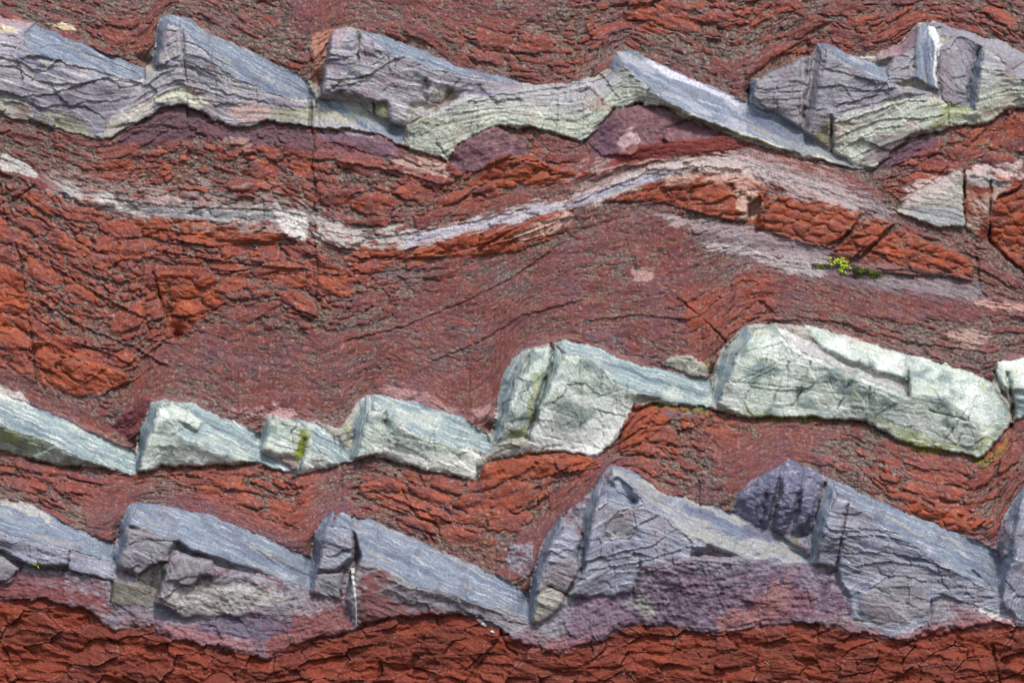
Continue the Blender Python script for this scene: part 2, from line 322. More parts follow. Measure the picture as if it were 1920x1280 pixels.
# reddish rock with a shape of its own: (thing, part, kind, angle, corners)
LUMPS = [
 ("p1", "domed_face", "plum", None, "842 305 -2 850 262 16 880 245 20 930 238 18 985 262 10 990 290 4 940 305 10 905 318 6 870 325 0"),
 ("p2", "domed_face", "plum", None, "1098 262 0 1125 235 16 1155 206 22 1210 194 18 1260 205 14 1310 225 6 1345 245 0 1300 262 6 1270 270 -4 1250 275 -2 1200 292 10 1165 290 14 1130 292 4"),
 ("p2", "hollow_face", "plum", None, "1243 262 18 1250 240 4 1290 224 -2 1330 236 -6 1352 250 2 1320 262 10 1290 268 12 1262 275 14"),
 ("p2", "lower_layer", "wine", None, "1180 296 2 1200 276 14 1262 268 16 1320 260 14 1380 252 12 1430 262 2 1380 278 4 1300 290 4 1240 298 4"),
 ("p3", "ridge_face", "orange", None, "985 318 4 1060 330 14 1120 318 16 1240 296 10 1300 290 4 1200 310 2 1100 340 0 1010 350 -2"),
 ("p4", "domed_face", "orange", None, "900 340 -2 905 312 14 950 288 20 1000 300 14 1060 318 10 1100 326 6 1060 338 2 1000 345 0 940 352 -4"),
 ("v1", "raised_layer", "orange", None, "1125 380 4 1200 345 16 1280 330 24 1400 330 20 1440 355 18 1430 385 16 1412 418 6 1330 405 4 1240 378 2"),
 ("v1", "dark_hollow", "orange", None, "1400 412 0 1404 385 -14 1428 368 -8 1424 400 -14 1412 422 -4"),
 ("v2", "lumpy_face", "orange", None, "1418 428 8 1424 390 26 1450 368 26 1500 362 24 1560 378 22 1618 400 14 1600 425 14 1560 455 8 1545 465 6 1480 450 6"),
 ("v3", "ridge_face", "orange", 138, "1558 478 4 1600 432 30 1640 402 26 1676 420 24 1640 455 26 1600 490 14 1578 498 4"),
 ("v4", "ridge_face", "orange", None, "1600 502 2 1650 450 22 1690 430 10 1740 452 16 1820 486 16 1826 528 4 1760 515 8 1680 512 8 1640 512 4"),
 ("v5", "stained_face", "pale", None, "1680 392 0 1720 360 8 1800 320 22 1808 330 22 1808 425 10 1760 425 8 1700 405 6"),
 ("v6", "stained_face", "rust", 95, "1808 425 6 1812 322 24 1860 330 22 1920 335 20 1920 350 20 1870 370 22 1852 450 10 1830 445 0"),
 ("v6", "fractured_face", "orange", 85, "1852 455 -10 1862 380 18 1920 352 20 2092 380 20 2092 560 0 1930 515 4 1890 485 -4"),
 ("n1", "recessed_face", "orange", None, "290 510 14 400 512 6 420 570 -4 370 605 -16 330 636 -30 312 600 -16 296 550 -4"),
 ("n2", "ridge_face", "orange", None, "-170 480 10 0 492 12 50 520 14 60 620 4 40 640 -4 0 620 6 -170 600 8"),
 ("n3", "ridge_face", "orange", None, "62 615 10 130 660 22 235 700 16 245 715 8 190 740 0 140 740 0 80 720 4 66 680 6"),
 ("n4", "ridge_face", "orange", None, "240 400 6 320 405 16 430 410 16 520 430 12 570 440 8 500 455 4 400 462 2 320 450 0 262 440 -6"),
 ("n5", "ridge_face", "orange", None, "640 465 4 760 462 12 860 440 16 960 425 18 1050 395 18 1070 405 10 1030 450 4 940 478 4 780 485 0 700 480 0"),
 ("n6", "smooth_nose", "orange", 110, "1158 838 0 1168 790 12 1190 758 10 1240 756 6 1290 768 2 1240 800 4 1200 830 4 1165 850 2"),
 ("n7", "broken_face", "orange", None, "895 898 -2 905 866 12 960 852 14 1060 850 12 1122 858 8 1125 875 2 1050 890 4 960 900 4 920 915 2"),
 ("n8", "ridge_face", "orange", None, "1700 930 2 1730 945 18 1800 960 12 1850 975 4 1820 1000 0 1760 990 2 1710 965 -4"),
 ("n9", "pebbly_face", "pinkgrey", None, "945 1045 0 960 1020 10 1000 1015 8 1002 1060 2 990 1085 -4 960 1070 2"),
 ("n10", "smooth_nose", "wine", None, "210 800 0 222 785 8 270 745 14 285 752 4 262 805 -4 250 832 -8"),
]

RELIEF = np.zeros(U.shape, np.float32)
KIND = np.zeros(U.shape, np.int16)
ANG = np.full(U.shape, np.nan, np.float32)
LAB = np.full(U.shape, -1, np.int32)
kinds = ["red", "blue", "lilac", "dusk", "pale", "olive", "cream", "sheen", "mintspeck", "slate", "pink", "greyg", "mossy", "mintf",
         "mintw", "lavender", "pinkgrey", "plumgrey", "plumblue", "plum", "wine", "orange", "rust"]
KI = {k: i for i, k in enumerate(kinds)}
PARTS = []      # (thing key, part name)

BELOW = np.full(U.shape, 0, np.float32)
# hard beds stand a little proud of the shale even between the named blocks
RELIEF = np.where(bed == 1, 6, RELIEF); RELIEF = np.where(bed == 4, 6, RELIEF); RELIEF = np.where(bed == 6, 8, RELIEF)
RELIEF = blur(RELIEF.astype(np.float32), 2)
KIND = np.where(bed == 1, KI["pale"], KIND); KIND = np.where(bed == 4, KI["pale"], KIND); KIND = np.where(bed == 6, KI["pinkgrey"], KIND)
for key, part, kind, ang, s in LUMPS + FACETS:
    poly = P3(s)
    w_ = window(poly)
    m = inside(poly[:, :2], WU[w_], WV[w_])
    if not m.any(): continue
    poly[:, 2] *= 1.3 if key[0] not in 'vnpz' or key == 'v' else 1.1
    RELIEF[w_][m] = mvc(poly, WU[w_][m], WV[w_][m])
    KIND[w_][m] = KI[kind]
    ANG[w_][m] = np.nan if ang is None else ang
    LAB[w_][m] = len(PARTS)
    PARTS.append((key, part))

NP_NAMED = len(PARTS)
# what is left of each hard bed belongs to the nearest block above or beside it
hard = np.isin(bed, (1, 4, 6))
rest = hard & (LAB < 0)
own = LAB.copy()
own[~hard] = -1
near = own.copy()
for it in range(90):
    if not (rest & (near < 0)).any(): break
    for ax, sh in ((0, 1), (1, 1), (1, -1), (0, -1)):
        q = np.roll(near, sh, ax)
        near = np.where(rest & (near < 0) & (q >= 0), q, near)
keyidx = {}
rest_part = {}
for i, (k, p) in enumerate(PARTS): keyidx.setdefault(k, []).append(i)
for k in list(keyidx):
    m = rest & np.isin(near, keyidx[k])
    if m.sum() > 20:
        LAB[m] = len(PARTS)
        rest_part[k] = len(PARTS)
        PARTS.append((k, "contact_layer"))

# ---------------------------------------------------------------- zones of the shale: broken or smooth, fresh or weathered
def zone(items, soft, warp=10):
    a = np.zeros(U.shape, np.float32)
    ww = warp * fbm(U / 50, V / 30, 3, 303)
    for val, s in items:
        poly = P2(s); w_ = window(poly, 40)
        m = inside(poly, U[w_] + ww[w_], V[w_] + ww[w_] * 0.6)
        a[w_][m] = val
    return blur(a, soft)
SMOOTH = zone([
 (1.0, "420 600 560 640 700 620 850 520 900 470 1050 470 1180 380 1250 420 1300 470 1500 530 1700 550 1850 560 1850 600 1600 590 1400 570 1330 640 1320 700 1200 680 1060 635 980 650 930 740 900 800 700 735 620 770 480 750 330 740 230 790 260 700"),
 (1.0, "0 690 60 720 200 790 250 830 180 812 0 735 -170 680 -170 640"),
 (0.9, "560 0 1100 0 900 60 700 50 640 45 590 70 540 60"),
 (0.9, "800 0 560 0 560 60 700 50 900 60"),
 (1.0, "150 930 215 905 260 890 300 900 250 935 225 975 212 1015 160 990"),
 (1.0, "290 935 420 925 520 975 575 1010 580 1042 480 1000 380 960"),
 (1.0, "560 890 640 870 660 920 640 955 600 970 585 1020 560 980"),
 (1.0, "1120 860 1150 850 1140 870 1110 918 1060 960 1010 1020 990 1040 960 1030 1010 980 1070 920"),
 (1.0, "1150 250 1300 240 1400 265 1600 330 1690 385 1640 385 1500 330 1350 290 1260 290 1120 330 1000 380 900 410 850 400 1000 340"),
 (1.0, "1320 790 1500 790 1560 830 1500 850 1480 862 1420 890 1370 930 1340 900 1330 840"),
 (0.8, "1690 380 1740 330 1900 210 1920 230 1800 330 1700 390"),
 (0.6, "1420 430 1560 470 1540 500 1850 520 1850 560 1500 530 1300 440"),
], 7)
FRESH = zone([
 (1.0, "-170 1180 0 1128 80 1122 150 1135 210 1180 290 1176 300 1192 420 1218 500 1232 600 1197 650 1186 720 1160 800 1150 900 1156 950 1188 1000 1212 1050 1222 1130 1200 1160 1172 1250 1170 1340 1190 1400 1176 1500 1166 1600 1186 1690 1202 1760 1180 1850 1172 2092 1172 2092 1412 -170 1412"),
 (0.75, "180 270 500 255 600 285 850 310 1000 270 1110 300 1000 350 880 390 780 420 600 400 500 385 300 370 150 350"),
 (0.9, "60 345 250 400 600 430 700 470 1050 395 1060 430 900 480 700 520 600 600 430 570 330 640 240 720 140 740 60 700 -170 640 -170 330"),
 (0.9, "660 880 880 900 1110 860 1080 910 1000 960 900 1030 700 960 660 930"),
 (0.8, "170 950 230 870 600 880 560 1010 440 960 300 900 100 930"),
 (0.5, "0 860 200 890 180 960 90 950 0 900"),
 (0.8, "1160 780 1480 770 1300 860 1290 910 1200 880 1150 850"),
 (0.8, "1640 860 1900 800 1920 900 1850 1000 1700 960 1620 900"),
 (0.9, "1110 0 1500 0 1420 60 1200 60"),
 (0.55, "1480 20 1920 0 1920 80 1720 60 1650 90 1460 130 1410 140"),
 (0.9, "1640 330 1780 250 1920 200 2092 170 2092 330 1920 300 1800 310 1700 380"),
 (0.9, "1450 480 1440 600 1440 700 1300 640 1270 560 1350 540"),
 (0.6, "180 30 300 20 280 100 200 90"),
 (0.6, "860 30 1150 40 1130 130 1050 140 850 100"),
 (0.9, "600 120 640 60 608 50 590 150"),
], 8)
big = fbm(U / 140, V / 60, 3, 41)
FRESH = np.clip(FRESH + 0.25 * big * (FRESH > 0.05), 0, 1)
redm = (KIND == 0) | np.isin(KIND, (KI["orange"], KI["rust"], KI["wine"]))
redf = blur(redm.astype(np.float32), 1.5)
BOTTOM = (bed == 7).astype(np.float32)
lump = (KIND == KI["orange"]).astype(np.float32)

ROUGH = np.clip(0.62 + 0.5 * FRESH - 0.72 * SMOOTH * (1 - 0.6 * FRESH) + 0.28 * big, 0.04, 1.25)
ROUGH = np.maximum(ROUGH, 0.8 * blur(lump, 2))
# ---------------------------------------------------------------- broken shale: chips that follow the folded bedding
shear = 0.10 * (U - 900)
wa = 6 * fbm(U / 60, V / 30, 2, 51) + 40 * fbm(U / 210, V / 130, 2, 56); wb = 4.5 * fbm(U / 45, V / 22, 3, 52) + 6 * fbm(U / 150, V / 80, 2, 57)
A1 = U + wa; B1 = B + wb
def chips(cw, ch, seed, a=A1, b=B1, slope=0.0):
    e, cid, dx, dy = voronoi((a + slope * b) / cw, b / ch, seed)
    r1 = cell_rand(cid, seed + 1); r2 = cell_rand(cid, seed + 2); r3 = cell_rand(cid, seed + 3)
    return e, cid, dx * cw, dy * ch, r1, r2, r3
e1, id1, dx1, dy1, p1, q1, s1 = chips(72, 27, 61, slope=0.6)
e2, id2, dx2, dy2, p2, q2, s2 = chips(27, 10.5, 62, A1 + 4 * noise(U / 9, V / 6, 53), B1 + 2 * noise(U / 10, V / 7, 54), slope=-0.4)
e3, id3, dx3, dy3, p3, q3, s3 = chips(11, 4.6, 63, A1 + 2 * noise(U / 5, V / 4, 55), B1 + 1.2 * noise(U / 6, V / 4, 56))
# the bottom bed breaks into taller hackly blocks
eb, idb, dxb, dyb, pb, qb, sb = chips(66, 30, 64, U + 2 * noise(U / 14, V / 14, 48), V + 0.12 * (U - 900) * np.sin(U / 260.0) * 0.4 + 1.5 * noise(U / 12, V / 12, 49), slope=0.55)
eb2, idb2, dxb2, dyb2, pb2, qb2, sb2 = chips(34, 17, 46, U + 1.5 * noise(U / 10, V / 10, 47), V + 1.2 * noise(U / 9, V / 9, 45), slope=-0.8)
e4, id4, dx4, dy4, p4, q4, s4 = chips(30, 21, 44, U + 3 * noise(U / 14, V / 14, 43), V + 3 * noise(U / 14, V / 14, 42), slope=0.3)
c1 = (7.0 * (p1 - 0.5) + (q1 - 0.6) * 0.62 * dy1 + (s1 - 0.5) * 0.34 * dx1)
c2 = (4.5 * (p2 - 0.5) + (q2 - 0.62) * 0.75 * dy2 + (s2 - 0.5) * 0.35 * dx2)
c3 = (2.0 * (p3 - 0.5) + (q3 - 0.6) * 0.6 * dy3)
cb = (11.0 * (pb - 0.5) + (qb - 0.55) * 0.75 * dyb + (sb - 0.5) * 0.45 * dxb) + 0.8 * (5.0 * (pb2 - 0.5) + (qb2 - 0.55) * 0.75 * dyb2 + (sb2 - 0.5) * 0.5 * dxb2)
gm1 = smooth01(fbm(U / 44, V / 30, 3, 66), -0.12, 0.3); gm2 = smooth01(fbm(U / 22, V / 16, 3, 67), -0.05, 0.35); gmb = smooth01(fbm(U / 40, V / 40, 3, 68), -0.2, 0.25)
gmb = smooth01(fbm(U / 26, V / 26, 3, 68), 0.08, 0.4)
g1 = -5.5 * gm1 * (1 - smooth01(e1, 0.0, 0.06)); g2 = -3.6 * gm2 * (1 - smooth01(e2, 0.0, 0.13)); g3 = -1.6 * (1 - smooth01(e3, 0, 0.3))
gb = -6.0 * gmb * (1 - smooth01(eb, 0.0, 0.035)) - 2.6 * smooth01(fbm(U / 22, V / 22, 2, 41), 0.15, 0.45) * (1 - smooth01(eb2, 0.0, 0.07))
def saw(t):
    f = t - np.floor(t)
    return np.where(f < 0.82, f / 0.82, (1 - f) / 0.18) - 0.5
pl_a = smooth01(fbm(U / 120, V / 60, 3, 69), -0.35, 0.25)
plates = 5.2 * pl_a * saw((B1 + 9 * fbm(U / 34, V / 20, 3, 58)) / 13.0 + 1.2 * noise(U / 180, V / 120, 59)) + 2.6 * saw((B1 + 5 * fbm(U / 18, V / 12, 3, 60)) / 5.6 + noise(U / 90, V / 60, 61))
big_w = smooth01(ROUGH, 0.35, 0.95)
mix_b = np.clip(blur(BOTTOM, 2) + 0, 0, 1)
# worn lozenges of sound rock with crumbly, lichen-covered gaps between them
nobot = 1 - mix_b
keep1 = (cell_rand(id1, 5) + 0.9 * lump * -1 < 0.22 + 0.5 * np.clip(FRESH + SMOOTH * 0.4, 0, 1)).astype(np.float32)
keep2 = (cell_rand(id2, 6) < 0.34 + 0.34 * np.clip(FRESH, 0, 1)).astype(np.float32)
in1 = keep1 * smooth01(e1 + 0.10 * noise(U / 9, B1 / 5, 76), 0.09, 0.20)
in2 = keep2 * smooth01(e2 + 0.10 * noise(U / 6, B1 / 4, 77), 0.10, 0.26)
vsm = zone([(1.0, "1400 560 1850 575 1850 610 1650 600 1560 585 1420 575 1380 620 1330 640"), (1.0, "150 930 215 905 250 935 225 975 212 1015 160 990"), (1.0, "290 935 420 925 575 1010 580 1042 480 1000 380 960"),
 (1.0, "890 790 930 700 985 640 1000 648 950 700 925 800"), (1.0, "560 960 600 950 620 960 590 1020 570 1000"), (1.0, "1000 1000 1120 880 1145 868 1110 918 1060 960 1010 1020"), (1.0, "1330 860 1470 800 1560 850 1480 860 1430 888 1380 925"),
 (0.8, "1420 270 1600 330 1690 385 1500 330"), (0.8, "0 700 60 735 180 800 250 850 180 812 60 755 0 735"), (0.7, "150 690 460 560 420 600 250 720"), (0.6, "760 700 900 690 880 770 760 740")], 6)
patch0 = fbm(U / 60, V / 45, 4, 121)
wn_s = fbm(U / 30, B1 / 7.5, 5, 78, 0.62)
worn = smooth01(SMOOTH * 0.36 + 0.75 * vsm - wn_s * 1.5 + 0.35 * fbm(U / 150, V / 90, 2, 83), 0.10, 0.42)
worn = np.where(mix_b > 0.5, 1, worn)
solid = np.maximum(np.maximum(in1, in2), worn * smooth01(SMOOTH, 0.2, 0.6))
solid = np.maximum(solid, mix_b)
gap = 1 - solid
dome1 = in1 * (3.5 * np.sqrt(np.clip(e1, 0, 0.6)) * 1.6 + c1 * 0.9)
dome2 = in2 * (1 - 0.6 * in1) * (2.6 * np.sqrt(np.clip(e2, 0, 0.6)) * 1.4 + c2 * 0.8)
RW = np.clip(ROUGH, 0.12, 1.15)
_ca = np.radians(28 + 14 * fbm(U / 300, V / 200, 2, 34))
cleave = fbm((U * np.cos(_ca) + V * np.sin(_ca)) / 46, (-U * np.sin(_ca) + V * np.cos(_ca)) / 4.6, 3, 33) * smooth01(1000 - U + 300 * patch0, 0, 500)
crumbs = 1.7 * fbm(U / 5.5, B1 / 3.2, 3, 79) + 0.7 * (c3 + g3) + 1.4 * fbm(U / 13, B1 / 5, 3, 80)
shale = nobot * RW * (dome1 + dome2) + nobot * gap * (0.55 + 0.6 * RW) * (crumbs - 1.6) \
      + nobot * (0.10 + 0.55 * np.minimum(ROUGH, 1)) * plates * (0.10 + 0.40 * gap) \
      + nobot * big_w * 0.3 * g1 + nobot * RW * 1.5 * cleave + nobot * solid * 0.5 * fbm(U / 9, B1 / 6, 3, 84) \
      + mix_b * (cb + gb + 0.35 * c2 * smooth01(fbm(U / 60, V / 40, 2, 85), -0.1, 0.4) + 0.2 * c3 + 0.9 * fbm(U / 9, V / 7, 3, 40))
shale = shale + 0.8 * ROUGH * fbm(U / 24, B1 / 12, 3, 75)
slump = fbm(U / 90, B / 24, 4, 71)
shale += (2.5 + 3.5 * ROUGH) * slump + 1.2 * fbm((U + 1.6 * V) / 90, (V + 0.35 * U) / 18, 3, 70) * (1 - mix_b)
shale += 1.2 * fbm(U / 16, B1 / 7, 3, 72)
_cob = blur(lump, 2) * smooth01(fbm(U / 130, V / 90, 2, 39) + 0.9 * ((U > 1400) & (V > 350) & (V < 470)), 0.0, 0.4)
shale = shale * (1 - 0.55 * _cob) + _cob * (9 * np.sqrt(np.clip(e4, 0, 0.5)) - 4 + 3 * (p4 - 0.5) + (q4 - 0.5) * 0.4 * dy4)
# small pits and scabs scattered over the worn surfaces
pit = smooth01(fbm(U / 13, B1 / 4.2, 3, 73), 0.22, 0.5) * smooth01(fbm(U / 70, V / 45, 3, 74), -0.25, 0.25)
shale -= 2.6 * pit * redm * (0.25 + 0.75 * gap)

# ---------------------------------------------------------------- lamination of the hard beds
angr = np.radians(np.where(np.isnan(ANG), 0, ANG))
along = np.where(np.isnan(ANG), U * 1.0, WU * np.cos(angr) + WV * np.sin(angr))
across = np.where(np.isnan(ANG), B + 5 * fbm(U / 70, V / 50, 3, 81), -WU * np.sin(angr) + WV * np.cos(angr) + 3 * fbm(U / 80, V / 80, 2, 82))
L1 = fbm(along / 260, across / 13, 3, 91)
L2 = fbm(along / 130, across / 4.5, 3, 92)
L3 = fbm(along / 60, across / 2.6, 2, 93)
fine = fbm(U / 7, V / 7, 4, 94)
med = fbm(U / 34, V / 34, 4, 95)
front = np.isin(KIND, [KI[k] for k in ("lilac", "dusk", "slate", "pale", "pinkgrey", "plumgrey", "mintspeck", "plumblue")])
slabk = np.isin(KIND, [KI[k] for k in ("blue", "greyg", "cream", "sheen", "lavender")])
mint = np.isin(KIND, [KI[k] for k in ("mintf", "mintw", "mossy")])
plumk = np.isin(KIND, [KI[k] for k in ("plum", "wine", "pink")])
ledge = np.tanh(2.4 * L1) * 1.2 + 1.7 * saw(across / 17.0 + 1.3 * fbm(U / 90, V / 60, 3, 86)) * smooth01(fbm(U / 70, V / 60, 2, 87), -0.3, 0.4)
ef, idf, dxf, dyf, pf, qf, sf = chips(52, 40, 65, U + wa, V + wb * 1.6, slope=-0.3)
facetn = (pf - 0.5) * 6 + (qf - 0.5) * 0.28 * dyf + (sf - 0.5) * 0.28 * dxf
rough_face = ledge + 0.9 * L2 + 0.35 * L3 + 0.8 * facetn + 2.0 * med + 1.1 * fine
slab_face = 1.5 * L1 + 0.8 * L2 + 0.3 * L3 + 0.8 * med + 0.35 * fine + 0.08 * facetn
mint_face = 1.0 * L1 + 0.6 * L2 + 0.5 * facetn + 1.5 * med + 1.0 * fine
plum_face = 2.4 * med + 2.2 * fbm(U / 22, V / 16, 3, 96) + 1.5 * fine + 1.2 * L2

D = np.where(front, rough_face, 0) + np.where(slabk, slab_face, 0) + np.where(mint, mint_face, 0) + np.where(plumk, plum_face, 0)
D = np.where(np.isin(KIND, [KI["plumblue"], KI["plumgrey"]]) | ((KIND == KI["pinkgrey"]) & np.isnan(ANG)), plum_face * 1.3 + 0.55 * facetn + 1.2 * fbm(U / 10, V / 8, 4, 28), D)
D = np.where(KIND == KI["olive"], 0.6 * rough_face, D)
D = np.where(redm, shale, D)
edge_soft = blur(RELIEF, 0.85)
_gm = smooth01(blur(np.isin(bed, (4,)).astype(np.float32), 3), 0.80, 1.0)
_pm = smooth01(blur(np.isin(bed, (1, 6)).astype(np.float32), 2.5), 0.85, 1.0)
edge_soft = edge_soft + (blur(RELIEF, 1.9) - edge_soft) * _gm
edge_soft = edge_soft + (blur(RELIEF, 1.6) - edge_soft) * _pm
H = BASE + edge_soft

# ---------------------------------------------------------------- joints and fractures
CRACK_DARK = np.zeros(U.shape, np.float32)
def carve(s, width, depth, crack_dark=0.6, wob=2.2, step=0.0):
    global H
    poly = P2(s) if isinstance(s, str) else s
    w_ = window(poly, 12 + width * 3)
    x = U[w_] + wob * noise(U[w_] / 11, V[w_] / 11, 101); y = V[w_] + wob * noise(U[w_] / 11, V[w_] / 11, 102)
    d = np.full(x.shape, 1e9, np.float32)
    for (x1, y1), (x2, y2) in zip(poly[:-1], poly[1:]):
        ll = (x2 - x1) ** 2 + (y2 - y1) ** 2 + 1e-6
        t = np.clip(((x - x1) * (x2 - x1) + (y - y1) * (y2 - y1)) / ll, 0, 1)
        d = np.minimum(d, np.hypot(x - x1 - t * (x2 - x1), y - y1 - t * (y2 - y1)))
    wv_ = width * (1 + 0.45 * noise(U[w_] / 23, V[w_] / 23, 106))
    k = np.exp(-(d / wv_) ** 2) * np.clip(0.85 + 0.9 * noise(U[w_] / 31, V[w_] / 31, 107), 0.1, 1.3)
    H[w_] -= depth * k
    if step:
        (a0, b0), (a1, b1) = poly[0], poly[-1]
        sg = np.sign((a1 - a0) * (y - b0) - (b1 - b0) * (x - a0))
        H[w_] += step * sg * np.exp(-d / 7.0)
    CRACK_DARK[w_] = np.maximum(CRACK_DARK[w_], crack_dark * k)

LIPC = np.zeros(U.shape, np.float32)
def lip(s_, wd=7.0, up=3.5, down=4.0, light=0.5):
    """a layer edge: the layer above swells out towards it, the one below is cut back"""
    global H
    poly = P2(s_); w_ = window(poly, 30)
    x = U[w_] + 3 * noise(U[w_] / 14, V[w_] / 14, 103)
    y = V[w_] + 2.5 * noise(U[w_] / 17, V[w_] / 17, 104) + 1.0 * noise(U[w_] / 5, V[w_] / 5, 105)
    yl = np.interp(x, poly[:, 0], poly[:, 1])
    u0, u1 = poly[0, 0], poly[-1, 0]; e_ = min(14.0, (u1 - u0) / 3)
    fade = smooth01(x, u0 - 2, u0 + e_) * (1 - smooth01(x, u1 - e_, u1 + 2))
    d = y - yl
    H[w_] += fade * np.where(d < 0, up * np.exp(d / wd), 0)
    H[w_] -= fade * np.where(d >= 0, down * np.exp(-d / (wd * 0.7)), 0)
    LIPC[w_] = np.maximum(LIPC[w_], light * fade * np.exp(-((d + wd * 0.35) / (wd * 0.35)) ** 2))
LIPS = [
 ("-150 96 0 108 40 116 62 130 84 134 100 118 112 113 130 122 160 127 205 140 240 150 272 158", 8, 5, 5), ("-150 160 0 170 40 180 90 178 150 160 192 147 215 150 270 156", 7, 5, 5),
 ("-150 118 0 122 30 126 60 148 100 158 150 158 190 146", 8, 4, 3), ("0 84 30 88 50 72 60 54", 5, 3, 3), ("60 90 110 84 160 100 220 120 262 140", 6, 2.5, 2), ("64 205 110 196 160 200 200 222", 6, 4, 4),
 ("-100 190 0 188 40 195 62 205", 5, 3, 4), ("160 190 210 190 262 178", 5, 2.5, 3),
 ("250 192 290 166 330 152 352 148 390 160 430 176 500 192 560 206", 6, 3.5, 3.5), ("236 208 290 180 330 166 352 163 390 172 440 187 482 180", 4, 2, 2.5), ("286 128 310 120 340 100", 6, 4, 4),
 ("345 76 380 90 400 108 430 124", 5, 3, 3), ("345 102 375 106 400 118 430 140 448 150", 5, 3.5, 3.5), ("345 128 380 128 420 140 450 158", 4, 2, 2.5), ("440 150 470 156 500 168 540 186", 4, 2, 2),
 ("270 165 300 140 330 128", 6, 4, 4), ("350 185 400 190 450 200 500 186 540 200", 4, 2, 2.5), ("300 60 318 56 338 60", 4, 2.5, 2.5),
 ("610 98 640 106 670 106", 5, 3.5, 4), ("612 116 640 121 670 118", 4, 2, 2.5), ("606 148 660 148 700 138 730 116 762 104 790 112 850 130 900 142", 6, 4, 4), ("610 166 650 160 690 148", 4, 2.5, 3),
 ("690 130 712 112 726 104", 4, 2.5, 3), ("700 92 716 100 724 112", 4, 3, 3), ("740 100 800 122 850 140", 4, 2, 2), ("870 190 900 182 960 176 1050 164 1120 150 1165 130", 5, 3, 3.5),
 ("880 200 960 186 1040 176 1100 164 1150 160 1200 164 1260 195", 4, 1.6, 2), ("1150 118 1180 132 1230 170", 4, 1.5, 2), ("780 258 850 215 900 205 980 200 1060 195", 4, 1.5, 2), ("860 235 960 215 1060 215 1140 190 1200 178", 4, 1.2, 1.8),
 ("1540 128 1590 138 1650 152 1685 158", 5, 3.5, 4), ("1530 166 1570 158 1620 170 1690 166", 6, 4, 4), ("1560 200 1600 190 1640 178 1664 150 1690 146 1752 170", 6, 4, 5), ("1562 212 1640 194 1700 176 1762 174", 4, 3, 4),
 ("1562 232 1600 222 1650 206 1700 188 1742 190", 5, 4, 5), ("1562 262 1590 248 1620 236 1660 222 1740 222 1778 214", 5, 4, 5), ("1575 282 1610 262 1650 240 1700 236", 4, 3.5, 4), ("1590 300 1640 278 1690 262 1720 246", 4, 3, 3),
 ("1414 168 1500 162", 4, 2.5, 3), ("1415 187 1505 184", 4, 3, 3.5), ("1420 206 1500 208", 3, 1.5, 2), ("1600 186 1640 172 1670 168", 4, 3, 3), ("1850 180 1890 168 1925 170", 4, 3, 3), ("1664 108 1690 104 1712 106", 4, 3, 3), ("1664 132 1690 128 1712 132", 4, 2.5, 3),
 ("1130 1012 1180 1008 1196 982 1240 962", 6, 5, 5), ("1098 1052 1160 1036 1230 1020 1252 1000", 6, 4, 5), ("1100 1068 1200 1054 1240 1040 1300 1024 1380 1040", 5, 3.5, 4), ("1132 986 1160 956 1210 946", 5, 4, 4),
 ("1110 962 1140 942 1152 924", 5, 3.5, 4), ("1250 1000 1270 990 1300 1010", 4, 3, 4), ("1205 1075 1260 1058 1330 1052 1400 1060", 4, 2.5, 2.5), ("1170 900 1200 930 1215 960", 4, 3, 3), ("1150 915 1175 930 1196 926", 4, 4, 4),
 ("1560 986 1620 990 1700 1000 1780 1030", 4, 2.5, 3), ("1552 1010 1640 1002 1730 1020", 4, 2.5, 3), ("1580 1036 1660 1034 1740 1050 1800 1076", 5, 3.5, 4), ("1600 1062 1660 1052 1740 1062 1760 1085", 5, 4, 4), ("1532 1012 1560 992", 4, 3, 3),
 ("1760 1060 1800 1078 1860 1110", 5, 3, 4), ("1640 960 1720 990 1800 1020", 3, 1.5, 2), ("1750 1108 1800 1125 1880 1150", 5, 3, 3), ("1206 1110 1300 1096 1400 1100 1500 1090", 4, 2, 2), ("1620 1110 1660 1082 1700 1078 1740 1092", 5, 4, 4),
 ("230 1030 262 1012 322 1016", 4, 2, 3), ("590 1030 620 1020 660 1028", 4, 2, 3), ("1040 1040 1060 1030 1090 1036", 4, 3, 3), ("1005 1112 1040 1106 1062 1118", 5, 4, 4), ("330 1018 400 1050 480 1076 560 1100", 4, 3, 3),
 ("700 1075 760 1100 860 1128 940 1150", 4, 3, 3), ("-100 1000 0 1030 60 1060 128 1066", 4, 3, 5), ("300 1126 340 1096 368 1100", 5, 4, 4),
 ("200 372 300 384 400 390 520 392 575 405", 5, 4, 5), ("600 432 700 446 800 432 900 412 1000 388", 5, 4, 5), ("1070 384 1130 355 1210 326 1300 312 1400 318", 5, 4, 5), ("262 446 300 430 350 436 400 452 480 450", 5, 3, 5),
 ("880 470 960 450 1040 420 1066 404", 6, 4, 6), ("1240 380 1330 404 1410 420", 6, 3, 5), ("0 548 40 556 60 560", 4, 3, 3), ("0 568 30 575 60 580", 4, 3, 3), ("0 592 30 590 58 600", 4, 3, 3),
]
 
